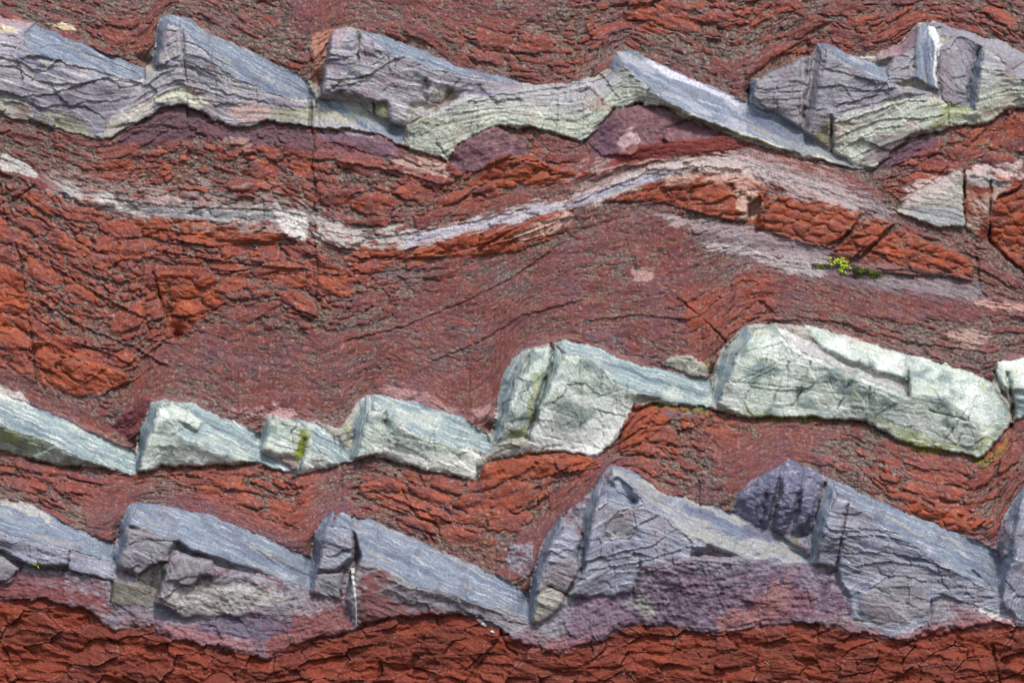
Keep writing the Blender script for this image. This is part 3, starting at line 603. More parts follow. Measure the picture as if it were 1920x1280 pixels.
LIPS = [(a, wd, up * 0.8, dn * 0.65) for a, wd, up, dn in LIPS]
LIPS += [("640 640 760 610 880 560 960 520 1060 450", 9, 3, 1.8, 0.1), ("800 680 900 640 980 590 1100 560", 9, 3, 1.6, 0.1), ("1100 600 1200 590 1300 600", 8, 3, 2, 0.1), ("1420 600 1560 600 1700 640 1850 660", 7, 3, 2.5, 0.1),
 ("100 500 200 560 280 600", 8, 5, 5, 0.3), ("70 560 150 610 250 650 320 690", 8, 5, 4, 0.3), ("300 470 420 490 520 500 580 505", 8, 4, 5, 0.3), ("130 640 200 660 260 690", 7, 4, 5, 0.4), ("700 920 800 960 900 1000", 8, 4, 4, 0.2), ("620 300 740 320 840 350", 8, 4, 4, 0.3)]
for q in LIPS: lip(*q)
CRACKS = [
 ("578 -20 583 36 575 78 584 120 579 186", 1.4, 5), ("581 186 584 214 580 242", 3.0, 14), ("584 242 590 276 584 310 591 352 587 400", 2.2, 10), ("593 396 589 450 596 500 592 560 594 590", 1.8, 7), ("592 190 600 238", 1.2, 5),
 ("641 790 636 830 643 862", 1.4, 5), ("337 28 342 100 350 150 352 262", 1.3, 6), ("640 860 640 940", 2, 6), ("660 970 672 1040 668 1066 655 1090", 2.4, 10),
 ("1033 648 1036 672 1014 742 988 822", 3.4, 16), ("345 262 352 265", 1, 3), ("1516 85 1512 150 1504 235", 2.6, 10), ("1558 215 1560 285", 2.2, 10),
 ("1604 106 1606 122", 1, 3), ("1758 60 1756 170", 1.5, 6), ("1814 190 1822 140 1838 88", 2.2, 10), ("1888 700 1900 760 1896 800", 4.0, 22), ("1866 700 1880 735 1898 762", 2.6, 12),
 ("0 345 8 400 40 490 60 640 68 720", 1.8, 8), ("14 385 62 350", 2, 8), ("288 510 300 560 328 636", 2.2, 10), ("330 638 372 602 420 570", 2.0, 9),
 ("260 815 262 880", 2, 8), ("0 1032 60 1064 128 1070 210 1090", 2.2, 10), ("130 1032 126 1068", 1.8, 8), ("212 1050 206 1130", 1.6, 7), ("326 1015 314 1052 294 1125", 2.2, 10),
 ("282 1042 286 1062", 1.0, 4), ("225 1030 262 1010 322 1014", 1.0, 3), ("260 1078 285 1062 314 1052", 1.8, 8), ("0 1092 18 1088 38 1066 60 1062", 1.4, 6),
 ("400 1060 402 1082 375 1078 368 1100", 1.4, 5), ("594 1074 640 1072", 1.4, 6), ("636 1065 640 1120", 1.4, 6),
 ("1092 1000 1094 1058 1062 1116", 2.6, 12), ("1030 1098 1062 1114", 1.6, 7), ("1186 1112 1200 1052", 1.8, 8), ("1245 960 1246 1040", 0.9, 4),
 ("1568 1062 1590 945", 2.2, 8), ("1535 1040 1560 1030", 1.0, 3), ("1745 1090 1746 1170", 1.0, 4), ("1756 1060 1768 1092", 1.4, 6), ("1825 1070 1868 1110", 1.8, 6), ("1850 1120 1870 1124", 1.2, 4),
 ("1465 885 1450 940 1440 985", 1.4, 4), ("1546 905 1534 950 1520 1000", 2.2, 9), ("1440 928 1500 925", 1.0, 4),
 ("870 1150 950 1165 995 1172", 1.0, 3), ("870 1285 940 1190 952 1215 970 1225", 2.4, 9), ("585 1200 640 1190 730 1158", 2.2, 9),
 ("1405 372 1403 415", 3.5, 12), ("1560 468 1600 430 1640 400", 2.0, 9), ("1580 500 1640 452 1676 422", 2.2, 10), ("1832 485 1836 540 1850 560", 2.4, 9), ("1808 320 1810 430", 2.0, 8), ("1858 340 1854 450 1890 486 1920 510", 2.6, 12),
 ("1680 388 1760 330 1860 232", 1.4, 5), ("1280 100 1300 180", 0.8, 1), ("1890 -10 1862 60", 1.2, 4),
 ("1270 560 1310 590 1360 640", 1.8, 6), ("1170 440 1190 500 1195 540", 1.2, 3), ("880 690 880 760", 1.0, 3), ("740 890 775 960 830 1040", 1.8, 6), ("1310 900 1312 960", 1.4, 6),
 ("1165 840 1190 795 1245 758", 1.6, 6), ("900 850 894 900", 2.2, 8), ("1860 1210 1876 1280 1884 1320", 2.4, 10), ("960 300 1060 290", 0.9, 1),
 ("1330 330 1350 380", 0.8, 2), ("560 895 565 860", 1, 4), ("625 815 636 870", 1.2, 5), ("985 820 940 800", 0.8, 3), ("1480 680 1462 720 1445 768", 1.6, 6),
 ("1478 650 1486 668", 1.6, 6), ("1520 680 1500 740 1480 768", 1.8, 7), ("1592 720 1570 768", 1.4, 6), ("1630 725 1628 770", 1.4, 5), ("1632 725 1612 760", 1.0, 4), ("1702 690 1704 742", 2.6, 10), ("1684 712 1702 708", 1.6, 6),
 ("1745 770 1815 788 1830 745", 1.8, 7), ("1815 788 1790 840", 1.0, 4), ("1430 665 1485 666", 0.9, 3), ("1390 760 1412 720", 1.2, 5), ("1355 670 1420 655 1480 640", 0.9, 3), ("1382 715 1440 690 1480 668", 0.9, 3), ("1360 715 1500 728", 0.9, 3),
 ("1085 660 1088 740", 1.0, 4), ("1000 700 985 740 975 800", 0.9, 3), ("940 760 990 730 1030 690", 0.8, 3), ("985 720 1010 790", 0.8, 2), ("1190 700 1170 730 1120 745", 0.9, 3), ("965 690 960 720", 1.6, 4), ("992 670 986 700", 3.0, 10),
 ("893 850 895 898", 1.6, 6), ("890 760 892 850", 0.9, 3), ("720 775 728 768 718 812", 1.8, 6), ("700 850 730 860 780 876", 1.0, 4), ("1005 420 1010 440", 1, 2),
 ("760 236 800 215 830 200", 1.2, 5), ("798 150 800 192", 1.6, 6), ("828 196 845 172 862 150", 1.2, 5), ("672 58 672 118", 1.6, 6), ("720 98 728 80", 1, 4), ("820 270 842 302", 1.6, 5), ("700 190 702 218", 1.5, 6),
 ("1404 150 1402 195", 1.5, 6), ("1418 175 1505 172", 1.0, 4), ("1500 110 1498 235", 0.8, 3), ("1448 180 1450 215", 0.8, 3), ("1780 238 1776 205", 1.2, 5), ("1900 78 1896 110", 1, 3),
]
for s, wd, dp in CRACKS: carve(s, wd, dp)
# fine random fractures across the green blocks and a few across the grey ones
rnd = random.Random(12)
def hairs(polys, n, lens, angs, depth=2.4, wd=0.95, crack_dark=0.7):
    poly = P2(polys)
    u0, v0 = poly.min(0); u1, v1 = poly.max(0); k = 0
    for _ in range(n * 20):
        if k >= n: break
        x = rnd.uniform(u0, u1); y = rnd.uniform(v0, v1)
        if not inside(poly, np.array([x]), np.array([y]))[0]: continue
        a = math.radians(rnd.choice(angs) + rnd.uniform(-12, 12)); l = rnd.uniform(*lens) / 2
        pts = [(x - l * math.cos(a), y - l * math.sin(a)), (x + rnd.uniform(-3, 3), y + rnd.uniform(-3, 3)), (x + l * math.cos(a), y + l * math.sin(a))]
        pts = [q for q in pts if inside(poly, np.array([q[0]]), np.array([q[1]]))[0]]
        if len(pts) > 1:
            carve(np.array(pts, np.float32), wd, depth * rnd.uniform(0.4, 1.3), crack_dark * rnd.uniform(0.2, 1), 2.2, rnd.uniform(-1.3, 1.3)); k += 1
hairs("1360 700 1400 615 1460 610 1700 670 1880 740 1885 800 1840 850 1700 825 1620 780 1370 770", 46, (25, 95), (100, 115, 20, 150, 85))
hairs("940 820 960 720 1000 660 1110 660 1200 700 1330 720 1330 750 1190 750 1120 850 940 840", 40, (20, 90), (100, 85, 20, 130))
hairs("670 850 700 745 780 760 915 815 890 890 780 870", 24, (18, 60), (90, 110, 25))
hairs("265 870 300 755 360 760 480 815 550 880 300 865", 16, (18, 60), (100, 140, 28))
hairs("500 850 515 780 650 840 600 870", 10, (12, 40), (90, 110, 28))
hairs("0 740 240 850 240 885 0 840", 14, (15, 55), (100, 80, 28))
hairs("610 170 660 55 980 160 850 190", 12, (15, 60), (90, 140))
hairs("200 250 300 60 340 40 590 190 580 235 350 195", 18, (20, 80), (90, 82, 95), 1.6)
hairs("780 250 860 190 1160 130 1240 190 1150 205 1080 255", 22, (15, 60), (90, 85, 100), 1.4)
hairs("1420 190 1540 90 1680 150 1760 180 1560 280", 22, (15, 55), (90, 100, 5), 2)
hairs("1070 1110 1150 880 1510 1055 1740 1170 1560 1150", 34, (18, 75), (90, 100, 80, 25), 1.8)
hairs("1560 1050 1600 940 1880 1110 1740 1170", 24, (18, 70), (90, 100, 30), 1.8)
hairs("230 1050 260 950 580 1060 580 1110 400 1150 300 1130", 18, (18, 60), (88, 95, 25), 1.6)
hairs("590 1110 620 970 990 1130 960 1170 680 1160", 18, (18, 60), (88, 95, 25), 1.6)
hairs("-100 960 200 1030 200 1085 -100 1020", 8, (15, 50), (90, 100), 1.6)

def pit_at(u, v, ru, rv, dep, ang=0):
    global H
    a = math.radians(ang)
    x = (U - u) * math.cos(a) + (V - v) * math.sin(a); y = -(U - u) * math.sin(a) + (V - v) * math.cos(a)
    H = H - dep * np.exp(-(x / ru) ** 2 - (y / rv) ** 2)
for q in ((276, 118, 16, 9, 20, 30), (594, 150, 8, 22, 26, 5), (1402, 175, 7, 16, 18, 0), (1545, 250, 10, 16, 12, 15), (218, 1005, 7, 20, 22, 12), (254, 838, 9, 18, 26, 25),
          (584, 1040, 7, 26, 24, 5), (918, 800, 14, 12, 24, 30), (990, 1115, 10, 24, 26, 12), (1334, 705, 9, 16, 22, 10), (1872, 1050, 9, 24, 24, 0), (486, 818, 8, 16, 16, 20),
          (655, 828, 8, 18, 18, 20), (1508, 1000, 12, 10, 16, 30), (1862, 715, 10, 9, 16, 0), (332, 625, 8, 12, 16, 20), (742, 244, 12, 8, 14, 20), (1080, 1040, 7, 24, 8, 10),
          (1130, 147, 26, 6, 12, -35), (858, 178, 16, 5, 8, -30), (1280, 232, 18, 12, 10, 0), (1148, 912, 5, 6, 10, 0), (1190, 938, 4, 6, 9, 0), (1412, 395, 7, 20, 14, 8), (1850, 440, 8, 14, 14, 0), (850, 300, 12, 8, 10, 30), (1900, 780, 6, 14, 12, 0)):
    pit_at(*q)
# the shale weathers back under the feet of the hard beds and in a slot above their slabs
for ci, dep, wdt in ((2, 15, 9.0), (5, 20, 10.0), (7, 9, 7.0)):
    dv = WV + RAG * {7: 1.0, 2: 0.45, 5: 0.4}[ci] - CV[ci][None]
    und = np.where(dv > 0, np.exp(-dv / wdt), 0) * (0.65 + 0.7 * fbm(U / 40, V / 30, 2, 35 + ci))
    H = H - dep * blur(und.astype(np.float32), 0.7)
for ci, dep, wdt in ((1, 8, 6.0), (4, 7, 5.0), (6, 7, 5.0)):
    dv = CV[ci][None] - WV
    und = np.where(dv > 0, np.exp(-dv / wdt), 0) * smooth01(fbm(U / 50, V / 50, 2, 30 + ci), -0.3, 0.3)
    H = H - dep * blur(und.astype(np.float32), 0.7)
H = H + D

# ---------------------------------------------------------------- mineral colour of every point
_dj = np.clip(np.round((7 * fbm(U / 15, V / 15, 4, 111, 0.65)) / ST), -12, 12).astype(int); _di = np.clip(np.round((7 * fbm(U / 15, V / 15, 4, 112, 0.65)) / ST), -12, 12).astype(int)
_ii = np.clip(np.arange(NY)[:, None] + _di, 0, NY - 1); _jj = np.clip(np.arange(NX)[None] + _dj, 0, NX - 1)
K2 = KIND[_ii, _jj]
_hk = (K2 > 0) & (KIND > 0) & (bed[_ii, _jj] == bed) & np.isin(bed, (1, 4, 6))
KIND0 = KIND; KIND = np.where(_hk, K2, KIND)
def mix(a, b, t):
    t = np.clip(t, 0, 1)[..., None]
    return a * (1 - t) + b * t
col_ = np.zeros(U.shape + (3,), np.float32)
mott0 = fbm(U / 20, V / 15, 4, 150, 0.6)
fn = 0.5 + 0.5 * np.clip(fine, -1, 1); mn = 0.5 + 0.5 * np.clip(med, -1, 1)
l1 = 0.5 + 0.5 * np.clip(L1, -1, 1); l2 = 0.5 + 0.5 * np.clip(L2 * 1.2, -1, 1); l3 = 0.5 + 0.5 * np.clip(L3, -1, 1)
sp = fbm(U / 4.2, V / 4.2, 2, 120)
patch = fbm(U / 60, V / 45, 4, 121)
patch2 = fbm(U / 85, V / 70, 3, 122)

# red shale
smoothred = mix(lin(102, 53, 52), lin(122, 69, 63), 0.5 + 0.9 * patch)
smoothred = mix(smoothred, lin(106, 67, 76), 0.5 + 1.2 * patch2 - 0.25)
freshred = mix(lin(160, 80, 52), lin(130, 60, 48), 0.5 + 1.5 * patch)
freshred = mix(freshred, lin(118, 52, 48), smooth01(fbm(U / 30, B1 / 12, 3, 123), 0.1, 0.5) * 0.7)
freshred = mix(freshred, lin(182, 100, 72), (sp - 0.1) * 1.2)
chipf = np.clip((p1 - 0.5) * 0.9 + (q2 - 0.5) * 0.6, -0.5, 0.5)
fresh_w = np.clip(FRESH * 1.15 + chipf * (0.25 + 0.9 * FRESH) - 0.12, 0, 1)
fresh_w = np.clip(FRESH * 1.0 + 0.02 + (cell_rand(id1, 5) - 0.35) * 0.8 * in1 + (q2 - 0.5) * 0.5 * in2, 0, 1)
fresh_w = np.clip(fresh_w + 0.35 * smooth01(cell_rand(id2, 9), 0.72, 0.8) * (1 - SMOOTH) * 0.9 + 0.25 * smooth01(p2, 0.86, 0.9), 0, 1)
fresh_w = fresh_w * (0.35 + 0.65 * np.maximum(solid, 0.35)) * (1 - 0.55 * smooth01(fbm(U / 46, B1 / 16, 3, 37), 0.0, 0.4) * (1 - BOTTOM))
fresh_w = np.maximum(fresh_w, 0.6 * smooth01(fbm(U / 30, B1 / 8, 3, 36), 0.30, 0.5) * (1 - BOTTOM))
red = mix(smoothred, freshred, fresh_w)
red = mix(red, mix(lin(132, 56, 36), lin(104, 44, 32), 0.5 + 1.6 * (pb - 0.5) + 0.6 * patch), 0.85 * BOTTOM)
# grey-olive lichen in bedding-parallel scabs
lich = fbm(U / 26 + 3, B1 / 5.5, 4, 130, 0.62)
lich_zone = smooth01(fbm(U / 110, V / 60, 3, 131), -0.55, 0.3) * (1 - 0.93 * BOTTOM) * (1 - 0.35 * FRESH)
lw = smooth01(lich + 0.22 * (e2 < 0.15) - 0.12 * fresh_w + 0.1 * plates / 5, 0.02, 0.20) * lich_zone * 0.35
lw = np.maximum(lw, gap * (0.55 + 0.45 * lich_zone) * smooth01(fbm(U / 10, B1 / 5, 3, 136) + 0.5 * lich, -0.45, 0.05))
lichc = mix(lin(136, 130, 114), lin(74, 70, 66), 0.5 + 1.5 * sp)
lichc = mix(lichc, lin(150, 140, 132), (fbm(U / 8, B1 / 3, 3, 132) - 0.1) * 2.2)
red = mix(red, lichc, 0.86 * lw)
red = mix(red, lin(50, 46, 52), 0.7 * gap * smooth01(fbm(U / 16, B1 / 5, 3, 138), 0.18, 0.42) * (1 - BOTTOM))
# mauve-black manganese smears
mang = smooth01(fbm(U / 38, B1 / 9, 4, 133), 0.28, 0.5)
red = mix(red, lin(78, 60, 78), 0.5 * mang * (1 - BOTTOM))
red = mix(red, lin(150, 98, 96), 0.5 * smooth01(fbm(U / 12, B1 / 6, 3, 137), 0.15, 0.5) * solid * (1 - BOTTOM))
# pale crumbs
crumb = smooth01(fbm(U / 7, B1 / 4, 3, 134), 0.36, 0.6)
red = mix(red, lin(182, 156, 146), 0.5 * crumb * (1 - 0.8 * BOTTOM))
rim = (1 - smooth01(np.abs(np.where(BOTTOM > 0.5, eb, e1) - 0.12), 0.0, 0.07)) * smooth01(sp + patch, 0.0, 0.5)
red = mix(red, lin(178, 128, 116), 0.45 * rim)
# rubbed pink along the bedding
rub = smooth01(fbm(U / 70, B1 / 4.5, 3, 135), 0.3, 0.55) * smooth01(patch2, 0, 0.5)
red = mix(red, lin(168, 104, 96), 0.4 * rub)
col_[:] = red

def setk(names, c):
    m = np.isin(KIND, [KI[n] for n in names.split()])
    col_[m] = c[m]
# blue-grey bedding surfaces
blue = mix(lin(104, 117, 136), lin(146, 156, 168), l2)
blue = mix(blue, lin(196, 196, 204), (l3 - 0.58) * 3.0)
blue = mix(blue, lin(84, 92, 122), (0.46 - l1) * 2.8)
blue = mix(blue, lin(104, 106, 122), smooth01(med, 0.1, 0.5) * 0.6)
blue = mix(blue, lin(190, 188, 190), smooth01(sp, 0.5, 0.8) * 0.5)
blue = mix(blue, lin(172, 160, 140), smooth01(fbm(along / 120, across / 9, 3, 141), 0.32, 0.6) * 0.6)
setk("blue", blue)
sheen = mix(blue, lin(180, 180, 190), smooth01(np.minimum(fbm(along / 120, across / 26, 3, 142) + 0.45, 1) * (WU < 1400), 0.25, 0.6) * 0.75)  # pale reflection painted into the colour of the arch slab
sheen = mix(sheen, lin(150, 150, 142), smooth01(WU, 1400, 1560) * 0.6)
setk("sheen", sheen)
cream = mix(blue, lin(184, 178, 164), 0.15 + 1.6 * (l1 - 0.5) + 0.6 * patch)
setk("cream", cream)
greyg = mix(lin(118, 138, 146), lin(166, 182, 182), l2)
greyg = mix(greyg, lin(220, 226, 216), (l3 - 0.52) * 3.0)
greyg = mix(greyg, lin(92, 112, 124), (0.48 - l1) * 3.0)
greyg = mix(greyg, lin(200, 204, 190), smooth01(patch, 0.1, 0.5) * 0.5)
setk("greyg", greyg)
lav = mix(lin(158, 148, 156), lin(186, 176, 172), l2)
LAVC = mix(lav, lin(120, 112, 118), (0.45 - l1) * 2)
# laminated lilac faces
lil = mix(lin(140, 136, 150), lin(182, 179, 184), l2)
lil = mix(lil, lin(218, 214, 212), (l3 - 0.54) * 3.4)
lil = mix(lil, lin(88, 86, 112), (0.44 - l1) * 3.0)
lil = mix(lil, lin(150, 128, 140), smooth01(patch, 0.0, 0.5) * 0.6)
lil = mix(lil, lin(178, 168, 138), smooth01(fbm(U / 24, V / 16, 4, 143), 0.32, 0.6) * 0.5)
low6 = smooth01(V, 800, 900)
lilb = mix(mix(lin(122, 126, 146), lin(160, 163, 180), l2), lin(204, 204, 208), (l3 - 0.56) * 3.0)
lilb = mix(lilb, lin(84, 86, 112), (0.46 - l1) * 2.8)
lilb = mix(lilb, lin(146, 138, 146), smooth01(patch, 0.0, 0.5) * 0.6)
lil = mix(lil, lilb, low6 * 0.8)
setk("lilac", lil)
setk("dusk", mix(lil, lin(104, 98, 116), 0.45 + 0 * l1))
slate = mix(mix(lin(128, 126, 138), lin(166, 162, 168), mn), lin(180, 174, 166), (l3 - 0.6) * 2)
setk("slate", mix(slate, lin(140, 124, 132), smooth01(patch, 0, 0.5) * 0.6))
pale = mix(lin(160, 156, 148), lin(196, 192, 176), l2)
pale = mix(pale, lin(104, 100, 104), (0.44 - l1) * 3)
pale = mix(pale, lin(132, 98, 100), smooth01(patch2, 0.1, 0.5) * 0.6)
setk("pale", pale)
olive = mix(lin(118, 112, 110), lin(142, 136, 138), mn)
setk("olive", mix(olive, lin(96, 94, 62), smooth01(patch, 0.0, 0.4) * 0.6))
# the arch: green-white with dark specks low down, grey-lilac laminae above
fr = np.clip((WV - CV[1][None]) / np.maximum(CV[2][None] - CV[1][None], 20), 0, 1)
msp = mix(lin(180, 186, 172), lin(212, 214, 198), mn)
msp = mix(msp, lin(120, 140, 130), smooth01(sp, 0.28, 0.5) * 0.75)
msp = mix(msp, lin(188, 160, 148), smooth01(patch, 0.15, 0.5) * 0.6)
setk("mintspeck", mix(mix(lil, lin(188, 188, 184), 0.35 + 0 * l1), msp, smooth01(fr + 0.22 * L1 + 0.15 * patch, 0.25, 0.75)))
# green-white faces
mf = mix(lin(166, 182, 172), lin(212, 219, 206), 0.5 * mn + 0.5 * l2)
mf = mix(mf, lin(236, 240, 232), (l3 - 0.55) * 2.5)
mf = mix(mf, lin(108, 134, 138), (0.42 - l1) * 2.2)
mf = mix(mf, lin(122, 140, 138), smooth01(patch, 0.05, 0.4) * 0.85)
mf = mix(mf, lin(230, 236, 228), smooth01(patch2, 0.0, 0.4) * 0.75)
mf = mix(mf, lin(106, 122, 116), smooth01(sp + 0.5 * patch, 0.45, 0.75) * 0.5)
mf = mix(mf, lin(188, 178, 138), smooth01(fbm(U / 30, V / 18, 4, 144), 0.3, 0.6) * 0.5)
setk("mintf", mf)
setk("lavender", mix(LAVC, mf, 0.25 + smooth01(patch + 0.6 * mott0, 0.0, 0.4) * 0.7))
mw = mix(mf, lin(238, 240, 232), smooth01((WV - 740) / 60 + patch, 0.0, 0.9) * 0.8)
dd = np.hypot((WU - 1068) / 44, (WV - 778) / 42) + 0.35 * patch
mw = mix(mw, lin(122, 134, 132), (1 - smooth01(dd, 0.45, 1.15)) * 0.8)
setk("mintw", mw)
white_foot = (KIND == KI["mintf"]) & (U > 700) & (U < 900) & (V > 780)
wfc = mix(mf, lin(236, 238, 226), smooth01((WV - 828 - 0.12 * (WU - 740)) / 30 + 0.8 * patch, -0.2, 0.6) * 0.85)
col_[white_foot] = wfc[white_foot]
moss_g = lin(112, 118, 56)
my = mix(mf, lin(112, 122, 104), 0.35 + 0 * l1)
setk("mossy", mix(my, moss_g, smooth01(patch2, -0.1, 0.4) * 0.5))
fr6 = np.clip((WV - 1045) / 130, 0, 1)
# transition rock between purple and red
mott = fbm(U / 20, V / 15, 4, 150, 0.6)
pg = mix(lin(148, 144, 152), lin(128, 96, 108), smooth01(mott + patch * 0.8, -0.05, 0.4))
pg = mix(pg, lin(176, 160, 160), smooth01(fbm(U / 11, V / 9, 3, 151), 0.2, 0.5) * 0.65)
pg = mix(pg, lin(78, 68, 90), smooth01(fbm(U / 26, V / 18, 4, 152, 0.6), 0.12, 0.42) * 0.7)
setk("pinkgrey", mix(pg, lin(160, 157, 160), 0.45 * (ANG == ANG)))
contact = (KIND == KI["pinkgrey"]) & (KIND0 == KI["pinkgrey"]) & np.isnan(ANG) & (bed == 6)
pc = mix(pg, mix(lin(112, 68, 76), lin(154, 122, 128), 0.5 + 1.8 * mott + 0.9 * sp), smooth01((WV - CV[7][None]) + 34 * patch + 26 * mott, -46, -6) * 0.8)
col_[contact] = pc[contact]
ply = mix(lin(104, 82, 104), lin(142, 126, 142), 0.5 + 1.6 * mott)
ply = mix(ply, lin(150, 148, 160), smooth01(0.35 - fr6 + 0.3 * patch, 0, 0.25) * 0.8)
ply = mix(ply, lin(70, 60, 82), smooth01(fbm(U / 30, V / 20, 4, 158, 0.6), 0.1, 0.4) * 0.6)
ply = mix(ply, lin(168, 154, 160), smooth01(fbm(U / 12, V / 8, 3, 153), 0.22, 0.5) * 0.6)
ply = mix(ply, lin(140, 104, 98), smooth01(fbm(U / 50, V / 60, 3, 154), 0.2, 0.5) * 0.35)
setk("plumgrey", mix(mix(ply, lin(120, 88, 98), 0.15 + 0 * l1), lin(84, 76, 100), (0.4 - l1) * 2))
setk("plumblue", mix(mix(lin(124, 120, 140), lin(98, 102, 130), 0.5 + mott), lin(176, 168, 172), smooth01(fbm(U / 14, V / 10, 3, 155), 0.25, 0.5) * 0.7))
setk("plum", mix(mix(lin(136, 98, 102), lin(106, 78, 86), 0.5 + 1.4 * mott), lin(162, 128, 132), smooth01(fbm(U / 14, V / 8, 3, 156), 0.22, 0.5) * 0.6))
rimm = (KIND == 0) & (bed == 5)
dm = CV[6][None] - WV
t_ = smooth01(-dm + 14 * fbm(U / 30, V / 20, 3, 159), -26, -6) * rimm * smooth01(SMOOTH, 0.15, 0.5)
col_ = mix(col_, lin(98, 66, 84), 0.55 * t_ * smooth01(0.4 + fbm(U / 12, V / 8, 3, 38), 0.1, 0.6))
dm = CV[4][None] - WV
t_ = smooth01(-dm + 12 * fbm(U / 24, V / 10, 3, 160), -18, -4) * ((KIND == 0) & (bed == 2))
col_ = mix(col_, lin(150, 112, 112), 0.45 * t_)
setk("wine", mix(lin(100, 50, 56), lin(124, 72, 74), 0.5 + mott))
setk("pink", mix(mix(lin(150, 116, 124), lin(170, 150, 150), 0.5 + mott), lin(114, 84, 100), smooth01(patch, 0.0, 0.4) * 0.6))
org = mix(mix(lin(170, 84, 52), lin(146, 68, 46), 0.5 + patch), lin(184, 112, 88), smooth01(fbm(U / 22, V / 12, 4, 157), 0.1, 0.45) * 0.6)
_ow = smooth01(blur(lump, 3.0) + 0.45 * fbm(U / 22, B1 / 10, 4, 161), 0.30, 0.80) * ((KIND == 0) | (KIND == KI["orange"]))
_ow = _ow * (0.62 + 0.38 * smooth01(fbm(U / 50, V / 26, 3, 162), -0.3, 0.3))
col_ = mix(col_, mix(org, lichc, 0.45 * lw), _ow)
setk("rust", mix(mix(lin(150, 96, 80), lin(180, 160, 148), 0.5 + mott), freshred, smooth01(patch + 0.2, 0, 0.5)))

# shapes of colour that belong to one place: (colour, strength, softness, noise, polygon)
def tint(rgb, amt, s, soft=3.0, nz=0.5, scale=(24, 10), kinds_=None, seed=160):
    poly = P2(s); w_ = window(poly, int(soft * 8) + 12)
    m = inside(poly, WU[w_], WV[w_]).astype(np.float32)
    m = blur(m, soft)
    n = fbm(U[w_] / scale[0], B[w_] / scale[1], 4, seed)
    k = smooth01(m + nz * n, 0.35, 0.75) * (m > 0.02) * amt
    if kinds_: k = k * np.isin(KIND[w_], [KI[x] for x in kinds_.split()])
    c = mix(lin(*rgb), lin(*[min(255, v * 1.15) for v in rgb]), 0.5 + sp[w_])
    col_[w_] = mix(col_[w_], c, k)
RK = "red orange rust wine"
# pale veins
W = (178, 172, 168)
tint(W, 0.95, "0 290 40 300 75 325 70 335 30 322 0 318", 1.5)
tint(W, 0.8, "90 345 200 360 260 385 330 385 420 388 520 385 575 400 580 440 560 442 520 412 420 418 320 402 240 400 180 372 130 372", 2.5, 1.6, (30, 7))
tint((150, 160, 172), 0.7, "250 388 420 398 520 400 560 412 500 412 380 410 280 400", 1.5, 0.8)
tint(W, 0.75, "588 405 640 420 700 432 760 428 800 432 900 412 1000 385 1050 376 1068 390 1000 402 900 432 800 455 740 468 660 466 590 450", 2.5, 1.9, (34, 7))
tint((172, 168, 178), 0.8, "760 440 900 415 1000 385 1060 378 1060 395 980 410 860 440 760 464", 1.5, 0.6)
tint((196, 168, 156), 0.6, "960 440 1060 395 1080 410 1020 445 980 455", 2, 0.8)
tint(W, 0.85, "1060 380 1130 345 1210 312 1300 296 1370 290 1400 300 1460 320 1400 325 1300 318 1230 335 1150 368 1110 385", 2.5, 1.2, (26, 8))
tint((150, 150, 166), 0.7, "1050 385 1130 350 1220 322 1300 318 1240 335 1160 362 1080 390", 1.5, 0.8)
tint((180, 160, 156), 0.6, "1390 290 1450 315 1560 350 1640 385 1600 400 1500 360 1420 335 1370 310", 2, 0.8)
tint((196, 166, 150), 0.75, "1380 350 1420 345 1425 400 1400 418 1385 410", 2.5, 0.8)
tint((196, 166, 150), 0.6, "1240 330 1420 325 1430 345 1330 340 1250 350", 2.5, 0.9)
tint((190, 176, 172), 0.9, "1320 455 1400 462 1500 480 1560 490 1540 520 1480 515 1400 478 1330 470", 1.5, 1.0, (40, 5))
tint((170, 150, 152), 0.7, "1220 400 1300 408 1420 432 1560 470 1550 492 1480 480 1380 455 1260 420", 2, 1.0, (40, 5))
tint((160, 150, 152), 0.6, "1640 515 1740 522 1840 545 1830 560 1700 545 1620 530", 2, 1.0, (40, 5))
tint((110, 104, 112), 0.45, "1300 410 1480 450 1850 530 1850 575 1600 540 1420 500 1300 450", 3, 0.8, (40, 6))
tint((190, 150, 140), 0.7, "1800 560 1920 570 1920 582 1860 580", 1.2, 0.8)
tint((190, 172, 168), 0.75, "1700 345 1800 318 1920 300 1920 340 1860 332 1808 335 1740 380 1685 395", 3, 0.9)
tint((150, 152, 160), 0.6, "1700 400 1740 385 1810 395 1808 430 1740 420", 3, 0.8)
tint((150, 158, 160), 0.6, "1812 330 1850 322 1900 345 1860 355 1820 350", 2, 0.8)
tint((184, 150, 142), 0.6, "1180 505 1230 500 1225 525 1190 530", 2, 0.8)
tint((190, 160, 146), 0.55, "1770 620 1830 610 1860 640 1800 650", 2.5, 1.0)
tint((196, 172, 160), 0.6, "1530 600 1620 640 1700 690 1600 640", 2.5, 1.0)
tint((150, 142, 138), 0.5, "60 320 300 350 560 370 600 410 500 440 300 410 100 370", 6, 1.8, (40, 8), "red orange")
tint((84, 80, 86), 0.6, "180 380 500 392 580 400 590 415 400 408 200 395", 3, 1.8, (30, 6), "red orange")
tint((176, 150, 146), 0.55, "1060 330 1250 280 1420 285 1600 350 1560 380 1400 330 1250 300 1100 370", 6, 1.8, (30, 10), "red orange")
tint((150, 146, 150), 0.55, "1380 290 1560 340 1680 390 1660 410 1520 370 1400 330", 5, 1.5, (40, 7), "red orange")
tint((90, 92, 104), 0.7, "700 508 760 508 780 516 720 520", 3, 1.2, (20, 6)); tint((84, 84, 100), 0.6, "1085 625 1160 622 1160 634 1100 634", 3, 1.2, (20, 6)); tint((80, 80, 96), 0.7, "1240 770 1275 765 1265 782 1245 784", 2, 0.8)
